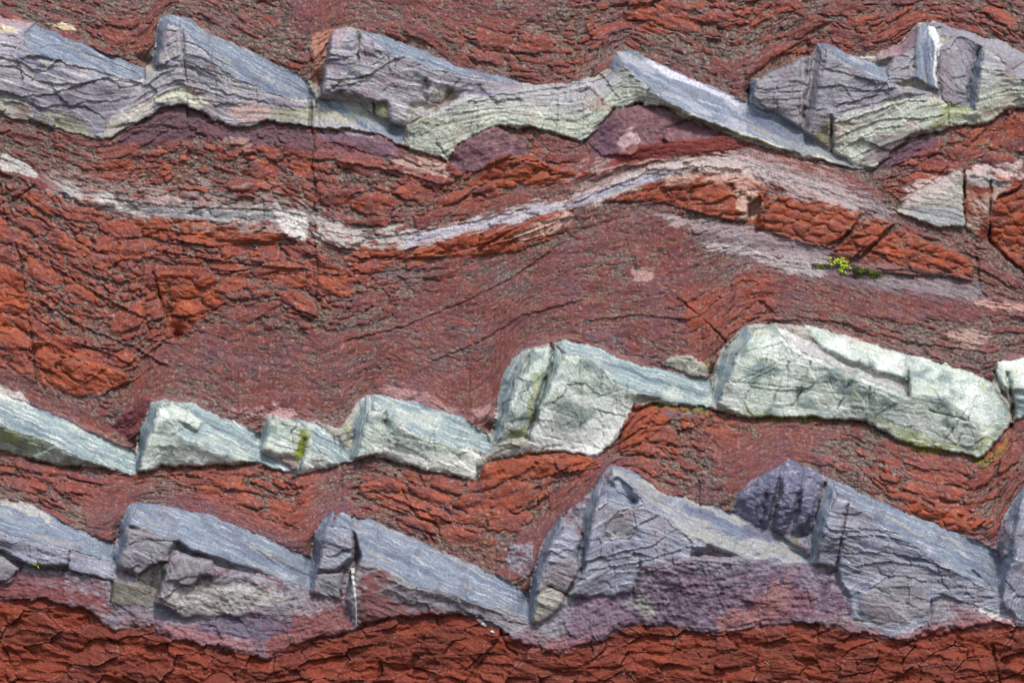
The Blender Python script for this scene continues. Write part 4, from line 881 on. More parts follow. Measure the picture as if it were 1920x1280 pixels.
tint((176, 150, 146), 0.7, "276 365 300 360 320 372 312 384 286 382", 2, 0.7, (16, 10)); tint((186, 160, 154), 0.7, "325 362 350 366 346 378 324 376", 2, 0.7, (16, 10))
tint((196, 190, 186), 0.85, "515 398 545 392 574 400 580 430 575 452 548 445 522 425", 2, 0.5, (16, 10)); tint((190, 184, 178), 0.7, "182 366 205 360 222 372 205 380 186 378", 2, 0.7, (16, 10))
# cream streak above the far-left layers
tint((206, 190, 158), 0.9, "78 40 130 45 150 60 110 55", 1.5, 0.8); tint((206, 190, 158), 0.9, "0 45 36 55 30 66 0 60", 1.5, 0.6)
tint((170, 120, 112), 0.6, "-170 15 0 25 60 46 40 52 0 40 -170 30", 2, 0.8)
# plum below the upper bed
tint((90, 66, 76), 0.75, "215 262 300 208 348 196 400 228 450 244 500 230 582 242 590 285 500 275 430 262 350 262 300 270 240 275", 3, 0.5)
tint((112, 88, 104), 0.8, "590 245 650 245 700 252 752 275 740 300 660 290 600 285", 4, 0.6)
tint((170, 140, 130), 0.6, "400 255 470 262 470 280 430 270", 2, 0.8)
tint((92, 70, 88), 0.7, "1640 285 1720 258 1770 262 1700 300 1650 320", 3, 0.5)
tint((180, 152, 142), 0.7, "740 290 830 305 850 330 760 325 735 310", 3, 0.8)
tint((106, 76, 92), 0.7, "1100 262 1160 210 1150 290 1120 296", 3, 0.5)
tint((196, 168, 170), 0.75, "1162 258 1180 240 1205 262 1190 288 1165 286", 2, 0.8)
tint((118, 52, 46), 0.8, "1180 270 1300 258 1430 262 1380 280 1240 296 1130 320 1150 295", 3, 0.6, kinds_="plum wine red")
# reddish piece at the far end of the wedge
tint((182, 132, 112), 0.75, "585 62 625 55 640 60 612 80 602 150 592 130", 2, 0.6)
tint((172, 150, 160), 0.7, "622 58 660 50 640 90 620 90", 2, 0.6)
# green-yellow tints
MG = (128, 136, 40)
def moss(a, s, soft=2.2, nz=0.9): tint(MG, a, s, soft, nz, (9, 7), None, 171)
moss(0.9, "548 845 570 800 586 806 572 850 560 862", 2); moss(0.75, "535 850 575 835 565 862", 2)
moss(0.8, "955 815 990 790 984 822"); moss(0.5, "1000 700 1022 690 1000 780 980 812"); moss(0.55, "1380 765 1440 775 1520 782 1600 785 1500 790 1400 785")
moss(0.6, "1680 820 1760 835 1800 850 1740 850 1700 838"); moss(0.45, "1620 770 1700 800 1820 840 1890 790 1880 810 1840 850 1700 830")
moss(0.6, "640 800 660 795 655 818 640 815"); moss(0.5, "0 800 40 810 30 835 0 830"); moss(0.4, "580 205 640 212 690 225 640 232 582 222")
moss(0.4, "500 205 582 200 582 232 520 225"); moss(0.4, "1540 235 1560 215 1556 280 1530 265"); moss(0.4, "1340 660 1330 700 1320 690")
moss(0.4, "1420 985 1490 1000 1510 1015 1470 1020 1410 990"); moss(0.35, "700 195 728 195 728 226 702 218"); moss(0.15, "255 1082 300 1100 292 1130 215 1130 206 1140")
moss(0.35, "60 210 130 215 190 262 140 255"); moss(0.45, "1780 190 1830 200 1780 235 1740 240"); moss(0.4, "1200 752 1330 765 1330 775 1230 765")
moss(0.4, "1810 850 1850 860 1900 810 1880 850 1845 880"); moss(0.3, "800 170 850 160 845 185 810 194")
# cream and green patches on the block under the peak
tint((206, 208, 182), 0.8, "280 180 340 165 400 190 380 200 340 192 290 198", 2.5, 0.7)
tint((190, 150, 138), 0.7, "345 160 372 160 375 175 355 178", 2, 0.8); tint((186, 152, 142), 0.7, "420 200 480 190 520 215 470 232 430 225", 3, 0.8)
tint((196, 190, 170), 0.6, "190 262 210 225 260 192 300 190 250 225", 2.5, 0.8)
# pale and dark patches on the lower blocks
tint((182, 178, 172), 0.6, "300 1125 340 1100 440 1090 520 1100 540 1130 440 1155 350 1155", 4, 0.9)
tint((120, 64, 62), 0.8, "672 1072 735 1070 745 1105 800 1130 860 1150 900 1158 760 1165 672 1175", 4, 0.7)
tint((126, 66, 62), 0.8, "500 1200 540 1150 590 1110 650 1130 655 1180 560 1215 500 1235", 4, 0.8)
tint((118, 60, 58), 0.85, "-170 1095 0 1092 60 1090 120 1100 200 1120 210 1150 150 1135 80 1122 0 1128 -170 1120", 4, 0.8)
tint((128, 80, 88), 0.8, "30 1070 120 1076 130 1100 20 1100", 3, 0.8)
tint((150, 100, 104), 0.75, "300 1170 420 1190 480 1200 470 1225 380 1212 300 1192", 4, 0.8)
tint((150, 146, 140), 0.85, "1178 1120 1205 1112 1230 1130 1232 1155 1215 1165 1185 1145", 2, 0.5)
tint((158, 104, 98), 0.7, "1350 1150 1440 1120 1450 1170 1400 1176 1340 1190", 5, 0.9)
tint((164, 110, 112), 0.75, "1580 1180 1690 1190 1760 1170 1900 1150 1905 1172 1760 1182 1690 1204 1600 1190", 3, 0.8)
tint((150, 96, 98), 0.7, "970 1205 1050 1200 1150 1185 1130 1200 1050 1224 1000 1214", 3, 0.8)
tint((214, 212, 206), 0.8, "1830 1130 1860 1140 1906 1168 1880 1165 1840 1145", 2, 0.9)
tint((176, 172, 162), 0.5, "1225 935 1350 1000 1500 1040 1510 1056 1400 1040 1290 1005", 3, 0.9, (60, 6))
tint((96, 98, 122), 0.7, "1280 950 1340 955 1330 975 1290 965", 2, 0.8); tint((90, 92, 118), 0.75, "1380 985 1440 980 1500 1018 1440 1015", 2, 0.7)
tint((190, 182, 172), 0.6, "0 935 60 942 105 980 90 982 40 955 0 950", 2, 0.8)
tint((204, 200, 196), 0.7, "40 740 0 718 -170 670 -170 690 0 745 80 772", 2, 0.6)
tint((190, 150, 150), 0.6, "540 785 430 775 420 765 520 760 560 770", 2.5, 0.9); tint((180, 140, 140), 0.55, "690 735 740 722 820 745 860 775 780 752", 2.5, 0.9)
tint((190, 150, 146), 0.55, "880 770 930 755 925 790 905 795", 2, 0.8)
tint((200, 200, 182), 0.9, "1215 180 1330 228 1420 258 1500 286 1580 306 1520 300 1420 272 1330 240 1250 204", 2, 0.6, (30, 8))
tint((112, 116, 130), 0.7, "1260 150 1330 160 1380 190 1350 195 1290 178", 2, 0.7, (40, 10))
tint((92, 98, 120), 0.6, "1390 205 1450 220 1520 262 1560 290 1480 262 1400 228", 2, 0.8, (40, 8))
tint((118, 96, 106), 0.6, "1640 250 1700 244 1770 240 1700 262 1640 300 1610 312", 2, 0.5)
tint((122, 70, 66), 0.6, "590 255 640 262 700 285 690 300 640 300 600 290", 3, 0.6)
tint((180, 170, 168), 0.5, "560 225 640 245 740 262 700 240 620 215", 3, 0.9)
tint((112, 90, 108), 0.8, "1070 1120 1190 1112 1200 1175 1110 1200 1050 1190", 5, 0.8, (30, 18))
tint((146, 140, 150), 0.7, "1000 1168 1060 1120 1080 1130 1060 1180 1010 1190", 4, 0.8, (30, 18))
tint((96, 82, 104), 0.75, "420 1150 520 1150 560 1170 500 1200 400 1190 360 1172", 4, 0.8, (30, 18))
tint((120, 112, 122), 0.75, "200 1135 300 1140 420 1160 340 1172 250 1165", 4, 0.8, (30, 18))
tint((140, 134, 142), 0.7, "480 1135 600 1112 650 1125 600 1150 520 1160", 4, 0.8, (30, 18))
tint((134, 128, 138), 0.7, "690 1085 760 1100 880 1135 980 1175 960 1190 860 1150 760 1140 720 1120", 4, 0.7, (30, 18))
tint((120, 74, 80), 0.6, "1400 1100 1500 1090 1540 1120 1500 1165 1420 1170", 8, 0.9, (30, 18))
tint((168, 120, 104), 0.3, "1440 1080 1480 1085 1470 1165 1440 1160", 6, 0.8, (16, 40))
# quartz on the right hand group, then a painted reflection on the arch slab
tint((226, 224, 222), 0.95, "1736 44 1752 50 1764 80 1758 110 1758 165 1753 165 1750 110 1752 85 1742 66", 1.0, 0.2)
tint((196, 196, 208), 0.85, "1205 110 1250 125 1350 172 1400 195 1380 200 1330 175 1290 160 1240 140", 2.5, 0.5, (40, 20))  # bluish white reflection put into the slab colour
# dark red spots in the pale arch
tint((150, 72, 54), 1.0, "1126 182 1134 182 1134 192 1126 192", 1.0, 0.1)

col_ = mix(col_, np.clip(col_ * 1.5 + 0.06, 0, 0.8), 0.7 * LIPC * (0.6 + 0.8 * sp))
col_ = mix(col_, lin(62, 62, 50), 0.55 * CRACK_DARK)  # darker olive tone along the carved cracks
wn = blur(_h(U.astype(np.int64), V.astype(np.int64), 900) - 0.5, 0.6)
wn2 = fbm(U / 5.0, V / 4.0, 2, 901)
col_ = col_ * (1 + 0.55 * wn + 0.20 * wn2)[..., None]
col_ = np.clip(col_, 0.008, 0.82)

# ---------------------------------------------------------------- chips and pieces of shale that can be told apart
def add_chips(ids, emin, bedmask, owner, cap, smin, name):
    m = bedmask & (LAB < 0) & (big_w > 0.55) & (U > -20) & (U < 1940) & (V > -10) & (V < 1290)
    vals = np.where(m, ids, -1)
    uq, inv, cnt = np.unique(vals, return_inverse=True, return_counts=True)
    inv = inv.reshape(U.shape)
    order = [i for i in np.argsort(-cnt) if uq[i] >= 0 and cnt[i] * ST * ST > smin][:cap]
    lut = np.full(len(uq), -1, np.int32)
    for i in order:
        lut[i] = len(PARTS); PARTS.append((owner, name))
    r = lut[inv]
    LAB[r >= 0] = r[r >= 0]
add_chips(id1, 0.05, bed == 0, "red0", 200, 240, "rock_chip")
add_chips(id1, 0.05, bed == 2, "red2", 280, 240, "rock_chip")
add_chips(id1, 0.05, bed == 5, "red5", 200, 240, "rock_chip")
add_chips(idb, 0.05, bed == 7, "red7", 280, 240, "rock_chip")
for key in list(keyidx):
    if key[0] in "vnp" and (key[1:].isdigit()):
        for pi in [i for i, (k_, p_) in enumerate(PARTS[:NP_NAMED]) if k_ == key]:
            m = (LAB == pi) & (KIND == KI["orange"])
            if m.sum() < 800: continue
            src = id1 if key != "v2" else idb
            vals = np.where(m, src, -1)
            uq, cnt = np.unique(vals, return_counts=True)
            for u_, c_ in sorted(zip(uq, cnt), key=lambda q: -q[1])[:40]:
                if u_ >= 0 and c_ * ST * ST > 200:
                    LAB[m & (vals == u_)] = len(PARTS); PARTS.append((key, "rock_chip"))
for key, b_ in (("red0", 0), ("red2", 2), ("red5", 5), ("red7", 7)):
    m = (bed == b_) & (LAB < 0)
    LAB[m] = len(PARTS); PARTS.append((key, None))
LAB[LAB < 0] = len(PARTS) - 1
# every part one connected piece: islands become parts of their own, crumbs join what surrounds them
CELL = LAB[:-1, :-1].copy()
for _pass in range(2):
    cl = CELL.copy(); n1_, n2_ = cl.shape
    comp = np.arange(n1_ * n2_).reshape(n1_, n2_)
    eh = cl[:, :-1] == cl[:, 1:]; ev = cl[:-1] == cl[1:]
    ea = np.concatenate([comp[:, :-1][eh], comp[:-1][ev]]); eb_ = np.concatenate([comp[:, 1:][eh], comp[1:][ev]])
    par = comp.ravel().copy()
    for _ in range(60):
        pa, pb_ = par[ea], par[eb_]
        lo = np.minimum(pa, pb_)
        if (pa == pb_).all(): break
        np.minimum.at(par, pa, lo); np.minimum.at(par, pb_, lo)
        for _k in range(4): par = par[par]
    uq, inv, cnt = np.unique(par, return_inverse=True, return_counts=True)
    csz = cnt[inv].reshape(n1_, n2_); cmp_ = inv.reshape(n1_, n2_)
    cl = np.where(csz < 45, -1, cl); cmp_ = np.where(csz < 45, -1, cmp_)
    while (cl < 0).any():
        for ax, sh in ((0, 1), (1, 1), (1, -1), (0, -1)):
            q = np.roll(cl, sh, ax); qc = np.roll(cmp_, sh, ax)
            t_ = (cl < 0) & (q >= 0)
            cl = np.where(t_, q, cl); cmp_ = np.where(t_, qc, cmp_)
    # give each further island of a labelled piece its own part, except in the wide shale beds
    seen = {}
    uqc, fi, cn = np.unique(cmp_, return_index=True, return_counts=True)
    newlab = np.zeros(int(uqc.max()) + 1, np.int32)
    for c_, f_, n_ in sorted(zip(uqc, fi, cn), key=lambda q: -q[2]):
        l_ = int(cl.ravel()[f_])
        if l_ not in seen or PARTS[l_][1] is None: seen[l_] = 1; newlab[c_] = l_
        else: newlab[c_] = len(PARTS); PARTS.append(PARTS[l_])
    CELL = newlab[cmp_]

# ---------------------------------------------------------------- materials
def rock_material(name, grain_scale, grain_amt, bump, rough, spec=0.3):
    m = bpy.data.materials.new(name); m.use_nodes = True
    t = m.node_tree; N = t.nodes; Lk = t.links
    bs = N["Principled BSDF"]
    at = N.new("ShaderNodeAttribute"); at.attribute_name = "mineral"
    gr = N.new("ShaderNodeAttribute"); gr.attribute_name = "grain"
    tc = N.new("ShaderNodeTexCoord")
    geo = N.new("ShaderNodeNewGeometry")
    n1 = N.new("ShaderNodeTexNoise"); n1.inputs["Scale"].default_value = 80; n1.inputs["Detail"].default_value = 5; n1.inputs["Roughness"].default_value = 0.65
    Lk.new(geo.outputs["Position"], n1.inputs["Vector"])
    n2 = N.new("ShaderNodeTexNoise"); n2.inputs["Scale"].default_value = grain_scale; n2.inputs["Detail"].default_value = 4; n2.inputs["Roughness"].default_value = 0.6
    Lk.new(gr.outputs["Vector"], n2.inputs["Vector"])
    ad = N.new("ShaderNodeMath"); ad.operation = 'ADD'
    Lk.new(n1.outputs[0], ad.inputs[0]); Lk.new(n2.outputs[0], ad.inputs[1])
    mr = N.new("ShaderNodeMapRange"); mr.inputs[1].default_value = 0.6; mr.inputs[2].default_value = 1.4
    mr.inputs[3].default_value = 1 - grain_amt; mr.inputs[4].default_value = 1 + grain_amt
    Lk.new(ad.outputs[0], mr.inputs[0])
    vm = N.new("ShaderNodeVectorMath"); vm.operation = 'SCALE'
    Lk.new(at.outputs["Color"], vm.inputs[0]); Lk.new(mr.outputs[0], vm.inputs["Scale"])
    Lk.new(vm.outputs[0], bs.inputs["Base Color"])
    b = N.new("ShaderNodeBump"); b.inputs["Strength"].default_value = bump; b.inputs["Distance"].default_value = 0.012
    Lk.new(ad.outputs[0], b.inputs["Height"]); Lk.new(b.outputs[0], bs.inputs["Normal"])
    rr = N.new("ShaderNodeMapRange"); rr.inputs[1].default_value = 0.3; rr.inputs[2].default_value = 0.7
    rr.inputs[3].default_value = rough - 0.12; rr.inputs[4].default_value = min(1, rough + 0.12)
    Lk.new(n1.outputs[0], rr.inputs[0]); Lk.new(rr.outputs[0], bs.inputs["Roughness"])
    bs.inputs["Specular IOR Level"].default_value = spec
    return m
M_red = rock_material("red_shale", 1.0, 0.34, 0.6, 0.72, 0.35)
M_grey = rock_material("blue_grey_siltstone", 1.2, 0.34, 0.7, 0.62, 0.4)
M_green = rock_material("green_chert", 1.2, 0.28, 0.65, 0.60, 0.4)

# ---------------------------------------------------------------- the things
THINGS = {
 "a": ("folded_rock", "grey lilac stack of wavy folded layers at far left of the top grey bed", "rock", "grey"),
 "b": ("rock_block", "tall peaked blue grey block with long sloping slab and cream green base, top grey bed", "rock block", "grey"),
 "c": ("rock_block", "lilac wedge block with stepped corner, right of the tallest peak in the top bed", "rock block", "grey"),
 "t": ("rock_slab", "thin cream slab tail running down under the lilac wedge block of the top bed", "rock slab", "grey"),
 "d": ("rock_arch", "long green white speckled arch with pale slab sloping down over plum coloured domes", "rock", "grey"),
 "e": ("rock_block", "small squarish grey block wedged left of the tall narrow one, top right group", "rock block", "grey"),
 "f": ("rock_block", "grey layered block with green speckled ragged foot hanging low, top right group", "rock block", "grey"),
 "g": ("rock_block", "grey column with bright white quartz edge on the highest point, top right group", "rock block", "grey"),
 "h": ("rock_block", "bluish block with tilted left face and green speckled foot at the top right edge", "rock block", "grey"),
 "i": ("rock_block", "long green grey slab dipping right with mossy foot, at left end of green bed", "rock block", "green"),
 "j": ("rock_block", "green grey block with dark pointed left end and small raised step on its slab", "rock block", "green"),
 "k": ("rock_block", "small green block with a mossy hollow in its front, between two larger green blocks", "rock block", "green"),
 "l": ("rock_block", "pale green block with bright white foot and notched front, left of tall twin columns", "rock block", "green"),
 "m": ("rock_column", "slender leaning green white column with yellow moss at foot, beside the widest column", "rock block", "green"),
 "n": ("rock_block", "wide white green column with round grey patch and long tail sloping to the right", "rock block", "green"),
 "z": ("rock_block", "tiny cream white lump between two large pale green blocks at their upper edge", "rock block", "green"),
 "o": ("rock_block", "largest pale green block, criss crossed by dark fractures with lavender bench on top", "rock block", "green"),
 "q": ("rock_block", "small green white block split off by a dark gap at right edge of green bed", "rock block", "green"),
 "r": ("rock_slab", "blue grey layered slab at far left of the lowest purple bed, with grass sprig", "rock block", "purple"),
 "s": ("rock_block", "blue grey block with square broken pieces in front and olive grey wedge below, lowest bed", "rock block", "purple"),
 "u": ("rock_block", "blue grey block with thin white vertical quartz vein down its red stained foot", "rock block", "purple"),
 "w": ("rock_column", "narrow leaning blue lilac column in front of the big peaked purple block", "rock block", "purple"),
 "v": ("rock_block", "big peaked grey lilac block with curved layers and pitted crest, lowest bed", "rock block", "purple"),
 "x": ("rock_dome", "dark plum blue dome cut by steep grooves, between two peaked purple blocks", "rock block", "purple"),
 "y": ("rock_block", "long lilac block with steep left face and round grey lens low in front", "rock block", "purple"),
 "k2": ("rock_block", "blue lilac column cut off by the right edge of the lowest bed", "rock block", "purple"),
 "p1": ("rock_dome", "low plum mauve dome under the green white arch, the smaller one", "rock", "red"),
 "p2": ("rock_dome", "large plum mauve dome with dark wine hollow under the crest of the arch", "rock", "red"),
 "p3": ("rock_ledge", "low orange red ledge sweeping right just under the large plum dome", "rock", "red"),
 "p4": ("rock_ledge", "rounded orange ledge under the smaller plum dome of the arch", "rock", "red"),
 "v1": ("rock_lens", "long orange lens under a white vein ending at a dark square hollow", "rock", "red"),
 "v2": ("rock_outcrop", "bright orange lumpy knob with many small rounded cracks, left of yellow plant", "rock", "red"),
 "v3": ("rock_ridge", "short slanting orange ridge just above the bright yellow plant", "rock", "red"),
 "v4": ("rock_ridge", "long orange brown ridge right of the yellow plant above dark moss", "rock", "red"),
 "v5": ("rock_block", "pinkish white stained triangular block beside a straight dark joint at right", "rock", "red"),
 "v6": ("rock_block", "rusty block with grey cap and steep fractured orange side at right edge", "rock", "red"),
 "n1": ("rock_niche", "triangular orange hollow with sharp dark tip among red layers at left", "rock", "red"),
 "n2": ("rock_ledge", "orange rippled ledge at the left edge left of a long vertical joint", "rock", "red"),
 "n3": ("rock_ledge", "orange tongue shaped ledge above the long green slab at left", "rock", "red"),
 "n4": ("rock_ledge", "smooth orange ledge under the white vein at left", "rock", "red"),
 "n5": ("rock_ledge", "orange rolled ledge under the blue white vein in the middle", "rock", "red"),
 "n6": ("rock_nose", "smooth rounded orange red nose tucked under the tail of the wide white green column", "rock", "red"),
 "n7": ("rock_ledge", "broken orange ledge directly below the twin green white columns", "rock", "red"),
 "n8": ("rock_ledge", "knobbly orange ledge above the long lilac block at lower right", "rock", "red"),
 "n9": ("rock_lump", "small pinkish white pebbly knob left of the narrow leaning lilac column", "rock", "red"),
 "n10": ("rock_nose", "small wine red nose above the pointed left end of a green block", "rock", "red"),
}
GROUPS = {"grey": "blocks of the top grey bed", "green": "blocks of the pale green bed", "purple": "blocks of the lowest purple bed", "red": "raised pieces of the red shale"}
REDS = {"red0": ("red_rock_terrain", "red shale above the top grey bed"), "red2": ("red_rock_terrain", "wide red shale between the grey and the green bed"),
        "red5": ("red_rock_terrain", "red shale between the green bed and the lowest purple bed"), "red7": ("red_rock_terrain", "orange red hackly shale along the bottom")}

Xw = (U - 960) * S * (DIST - H * S) / DIST
Zw = (640 - V) * S * (DIST - H * S) / DIST
Yw = -H * S
POS = np.stack([Xw, Yw, Zw], -1).reshape(-1, 3).astype(np.float32)
COL = np.concatenate([col_, np.ones(U.shape + (1,), np.float32)], -1).reshape(-1, 4).astype(np.float32)
GRN = np.stack([along / 22, across / 1.7, 0 * along], -1)
GRN = np.where(redm[..., None], np.stack([A1 / 9, B1 / 2.8, 0 * B1], -1), GRN).reshape(-1, 3).astype(np.float32)

cell_lab = CELL
idx = np.arange(NY * NX).reshape(NY, NX)
quads = np.stack([idx[:-1, :-1], idx[1:, :-1], idx[1:, 1:], idx[:-1, 1:]], -1).reshape(-1, 4)
fl = cell_lab.reshape(-1)
order = np.argsort(fl, kind='stable')
fl_s = fl[order]; q_s = quads[order]
starts = np.searchsorted(fl_s, np.arange(len(PARTS) + 1))

def centre(q): return POS[q[:, 0]].mean(0)
def make_mesh(name, q, origin, mat, skirt):
    vids, inv = np.unique(q, return_inverse=True)
    f = inv.reshape(-1, 4)
    p = POS[vids] - origin; c = COL[vids]; g = GRN[vids]
    if skirt:
        e = np.concatenate([f[:, [0, 1]], f[:, [1, 2]], f[:, [2, 3]], f[:, [3, 0]]])
        key = np.sort(e, 1); key = key[:, 0].astype(np.int64) * (len(vids) + 1) + key[:, 1]
        _, first, cnt = np.unique(key, return_index=True, return_counts=True)
        be = e[first[cnt == 1]]
        bv, bi = np.unique(be, return_inverse=True); bi = bi.reshape(-1, 2)
        n0 = len(p)
        back = p[bv].copy(); back[:, 1] = back[:, 1] + skirt
        p = np.concatenate([p, back]); c = np.concatenate([c, c[bv]]); g = np.concatenate([g, g[bv]])
        f = np.concatenate([f, np.stack([be[:, 1], be[:, 0], n0 + bi[:, 0], n0 + bi[:, 1]], 1)])
    me = bpy.data.meshes.new(name)
    me.vertices.add(len(p)); me.vertices.foreach_set("co", p.astype(np.float32).ravel())
    me.loops.add(f.size); me.loops.foreach_set("vertex_index", f.astype(np.int32).ravel())
    me.polygons.add(len(f)); me.polygons.foreach_set("loop_start", np.arange(0, f.size, 4, dtype=np.int32))
    me.polygons.foreach_set("use_smooth", np.ones(len(f), bool))
    me.update(calc_edges=True)
    a = me.attributes.new("mineral", 'FLOAT_COLOR', 'POINT'); a.data.foreach_set("color", c.ravel())
    a = me.attributes.new("grain", 'FLOAT_VECTOR', 'POINT'); a.data.foreach_set("vector", g.ravel())
    me.materials.append(mat)
    return me

coll = sc.collection
by_key = {}
for i, (k, p) in enumerate(PARTS):
    if starts[i + 1] > starts[i]: by_key.setdefault(k, []).append(i)
for k, ids in by_key.items():
    if k in THINGS:
        name, label, cat, grp = THINGS[k]
        mat = {"grey": M_grey, "green": M_green, "purple": M_grey, "red": M_red}[grp]
        allq = np.concatenate([q_s[starts[i]:starts[i + 1]] for i in ids])
        o0 = POS[allq[:, 0]].mean(0); o0[2] = POS[allq[:, 0]][:, 2].min(); o0[1] = POS[allq[:, 0]][:, 1].max()
        root = bpy.data.objects.new(name, None); coll.objects.link(root); root.location = o0.tolist()
        root.empty_display_size = 0.1
        root["label"] = label; root["category"] = cat; root["group"] = GROUPS[grp]
        for i in ids:
            o = bpy.data.objects.new(PARTS[i][1], make_mesh(PARTS[i][1], q_s[starts[i]:starts[i + 1]], o0, mat, 0.12))
            coll.objects.link(o); o.parent = root
    else:
        name, label = REDS[k]
        main = [i for i in ids if PARTS[i][1] is None][0]
        zero = np.zeros(3, np.float32)
        root = bpy.data.objects.new(name, make_mesh(name, q_s[starts[main]:starts[main + 1]], zero, M_red, 0))
        coll.objects.link(root); root["kind"] = "structure"; root["label"] = label
        for i in ids:
            if i == main: continue
            q = q_s[starts[i]:starts[i + 1]]
            c0 = centre(q)
            o = bpy.data.objects.new("rock_chip", make_mesh("rock_chip", q, c0, M_red, 0.03))
            coll.objects.link(o); o.parent = root; o.location = c0.tolist()
print("parts", len(PARTS), "grid", NX, NY)

# ---------------------------------------------------------------- where a picture point lies on the rock
def on_rock(u, v, out=0.0):
    j = int(round((u - us[0]) / ST)); i = int(round((v - vsn[0]) / ST))
    hh = float(H[i - 1:i + 2, j - 1:j + 2].max()) + out
    k = (DIST - hh * S) / DIST
    return Vector(((u - 960) * S * k, -hh * S, (640 - v) * S * k))

def plain(name, c1, c2, rough=0.6, scale=60, trans=0.0):
    m = bpy.data.materials.new(name); m.use_nodes = True
    N = m.node_tree.nodes; Lk = m.node_tree.links; bs = N["Principled BSDF"]
    n = N.new("ShaderNodeTexNoise"); n.inputs["Scale"].default_value = scale
    r = N.new("ShaderNodeValToRGB")
    r.color_ramp.elements[0].color = (*c1, 1); r.color_ramp.elements[1].color = (*c2, 1)
    r.color_ramp.elements[0].position = 0.35; r.color_ramp.elements[1].position = 0.65
    g = N.new("ShaderNodeNewGeometry"); Lk.new(g.outputs["Position"], n.inputs["Vector"])
    Lk.new(n.outputs[0], r.inputs[0]); Lk.new(r.outputs[0], bs.inputs["Base Color"])
    bs.inputs["Roughness"].default_value = rough
    return m
M_leaf = plain("bright_leaf", (0.30, 0.46, 0.015), (0.62, 0.70, 0.04))
M_moss = plain("dark_moss", (0.035, 0.04, 0.02), (0.16, 0.19, 0.03), 0.9, 22)
M_blade = plain("green_blade", (0.25, 0.36, 0.06), (0.45, 0.50, 0.16))
M_straw = plain("dry_straw", (0.38, 0.28, 0.14), (0.55, 0.45, 0.26))
M_white = plain("white_stone", (0.55, 0.56, 0.54), (0.75, 0.75, 0.72), 0.4)

def mesh_obj(name, vs_, fs, mat, parent=None, loc=None, smooth=False):
    me = bpy.data.meshes.new(name); me.from_pydata([tuple(v) for v in vs_], [], fs); me.materials.append(mat)
    if smooth: me.polygons.foreach_set("use_smooth", [True] * len(me.polygons))
    me.update()
    o = bpy.data.objects.new(name, me); coll.objects.link(o)
    if parent: o.parent = parent
    if loc is not None: o.location = loc
    return o
def thing(name, label, cat, loc, group=None):
    o = bpy.data.objects.new(name, None); coll.objects.link(o); o.location = loc; o.empty_display_size = 0.05
    o["label"] = label; o["category"] = cat
    if group: o["group"] = group
    return o

def leaf_clump(r, n, size, flat, rr):
    """small folded leaves spread through a low cushion that faces the camera"""
    vv, ff = [], []
    for _ in range(n):
        d = Vector((rr.gauss(0, 1), -abs(rr.gauss(0, 0.8)), rr.gauss(0, 0.8))).normalized() * rr.uniform(0.3, 1)
        c = Vector((d.x * r[0], d.y * r[1], d.z * r[2]))
        nrm = (d + Vector((rr.uniform(-.5, .5), -0.5, rr.uniform(0, .8)))).normalized()
        t = nrm.cross(Vector((rr.random(), rr.random(), rr.random()))).normalized(); b = nrm.cross(t)
        s = size * rr.uniform(0.6, 1.3); k = len(vv)
        vv += [c - t * s, c + b * s * 0.55 - nrm * s * flat, c + t * s, c - b * s * 0.55 - nrm * s * flat, c + nrm * s * 0.12]
        ff += [(k, k + 1, k + 4), (k + 1, k + 2, k + 4), (k + 2, k + 3, k + 4), (k + 3, k, k + 4)]
    return vv, ff
rr = random.Random(3)
def tube(p0, pts, r, n=5):
    vv, ff = [], []
    P_ = [Vector(p) for p in [p0] + pts]
    for i, p in enumerate(P_):
        q = r * (1 - 0.75 * i / (len(P_) - 1))
        for k in range(n):
            a = 2 * math.pi * k / n
            vv.append(p + Vector((math.cos(a) * q, math.sin(a) * q, 0)))
    for i in range(len(P_) - 1):
        for k in range(n):
            a = i * n + k; b = i * n + (k + 1) % n
            ff.append((a, b, b + n, a + n))
    return vv, ff
# bright plant
pl = thing("leafy_plant", "bright yellow green leafy sprig growing from the crack under the slanting orange ridge", "plant", on_rock(1578, 502, 1))
for du, dv, k in ((0, -10, 20), (6, -16, 16), (-10, -13, 10), (8, -3, 12), (-1, 4, 9), (-19, -10, 4), (-24, -19, 2)):
    c = Vector((du * S, -0.02, -dv * S))
    vv, ff = tube((0, 0.01, 0), [tuple(c * 0.5 + Vector((0, -0.015, 0))), tuple(c)], 0.0022)
    mesh_obj("stem", vv, ff, M_leaf, pl)
    for _ in range(k):
        vv, ff = leaf_clump((0.001, 0.001, 0.001), 1, 0.0135, 0.2, rr)
        o = c + Vector((rr.gauss(0, .016), rr.uniform(-.03, .0), rr.gauss(0, .013)))
        mesh_obj("leaf", vv, ff, M_leaf, pl, o)
def moss_cushion(u, v, ru, rv, label, n=500):
    t = thing("moss_cushion", label, "moss", on_rock(u, v, 0), "dark moss cushions beside the yellow plant")
    for q in range(9):
        du, dv = rr.uniform(-0.8, 0.8) * ru, rr.uniform(-0.6, 0.6) * rv
        k = rr.uniform(0.25, 0.55)
        vv, ff = leaf_clump((ru * S * k, 0.02, rv * S * k * 1.1), n // 9, 0.0055, 0.1, rr)
        c = on_rock(u + du, v + dv, -1) - t.location
        mesh_obj("moss_clump", vv, ff, M_moss, t, c)
moss_cushion(1624, 511, 27, 13, "dark green moss cushion right of the yellow sprig", 1300)
moss_cushion(1542, 498, 20, 7, "flat grey green moss patch left of the yellow sprig", 500)

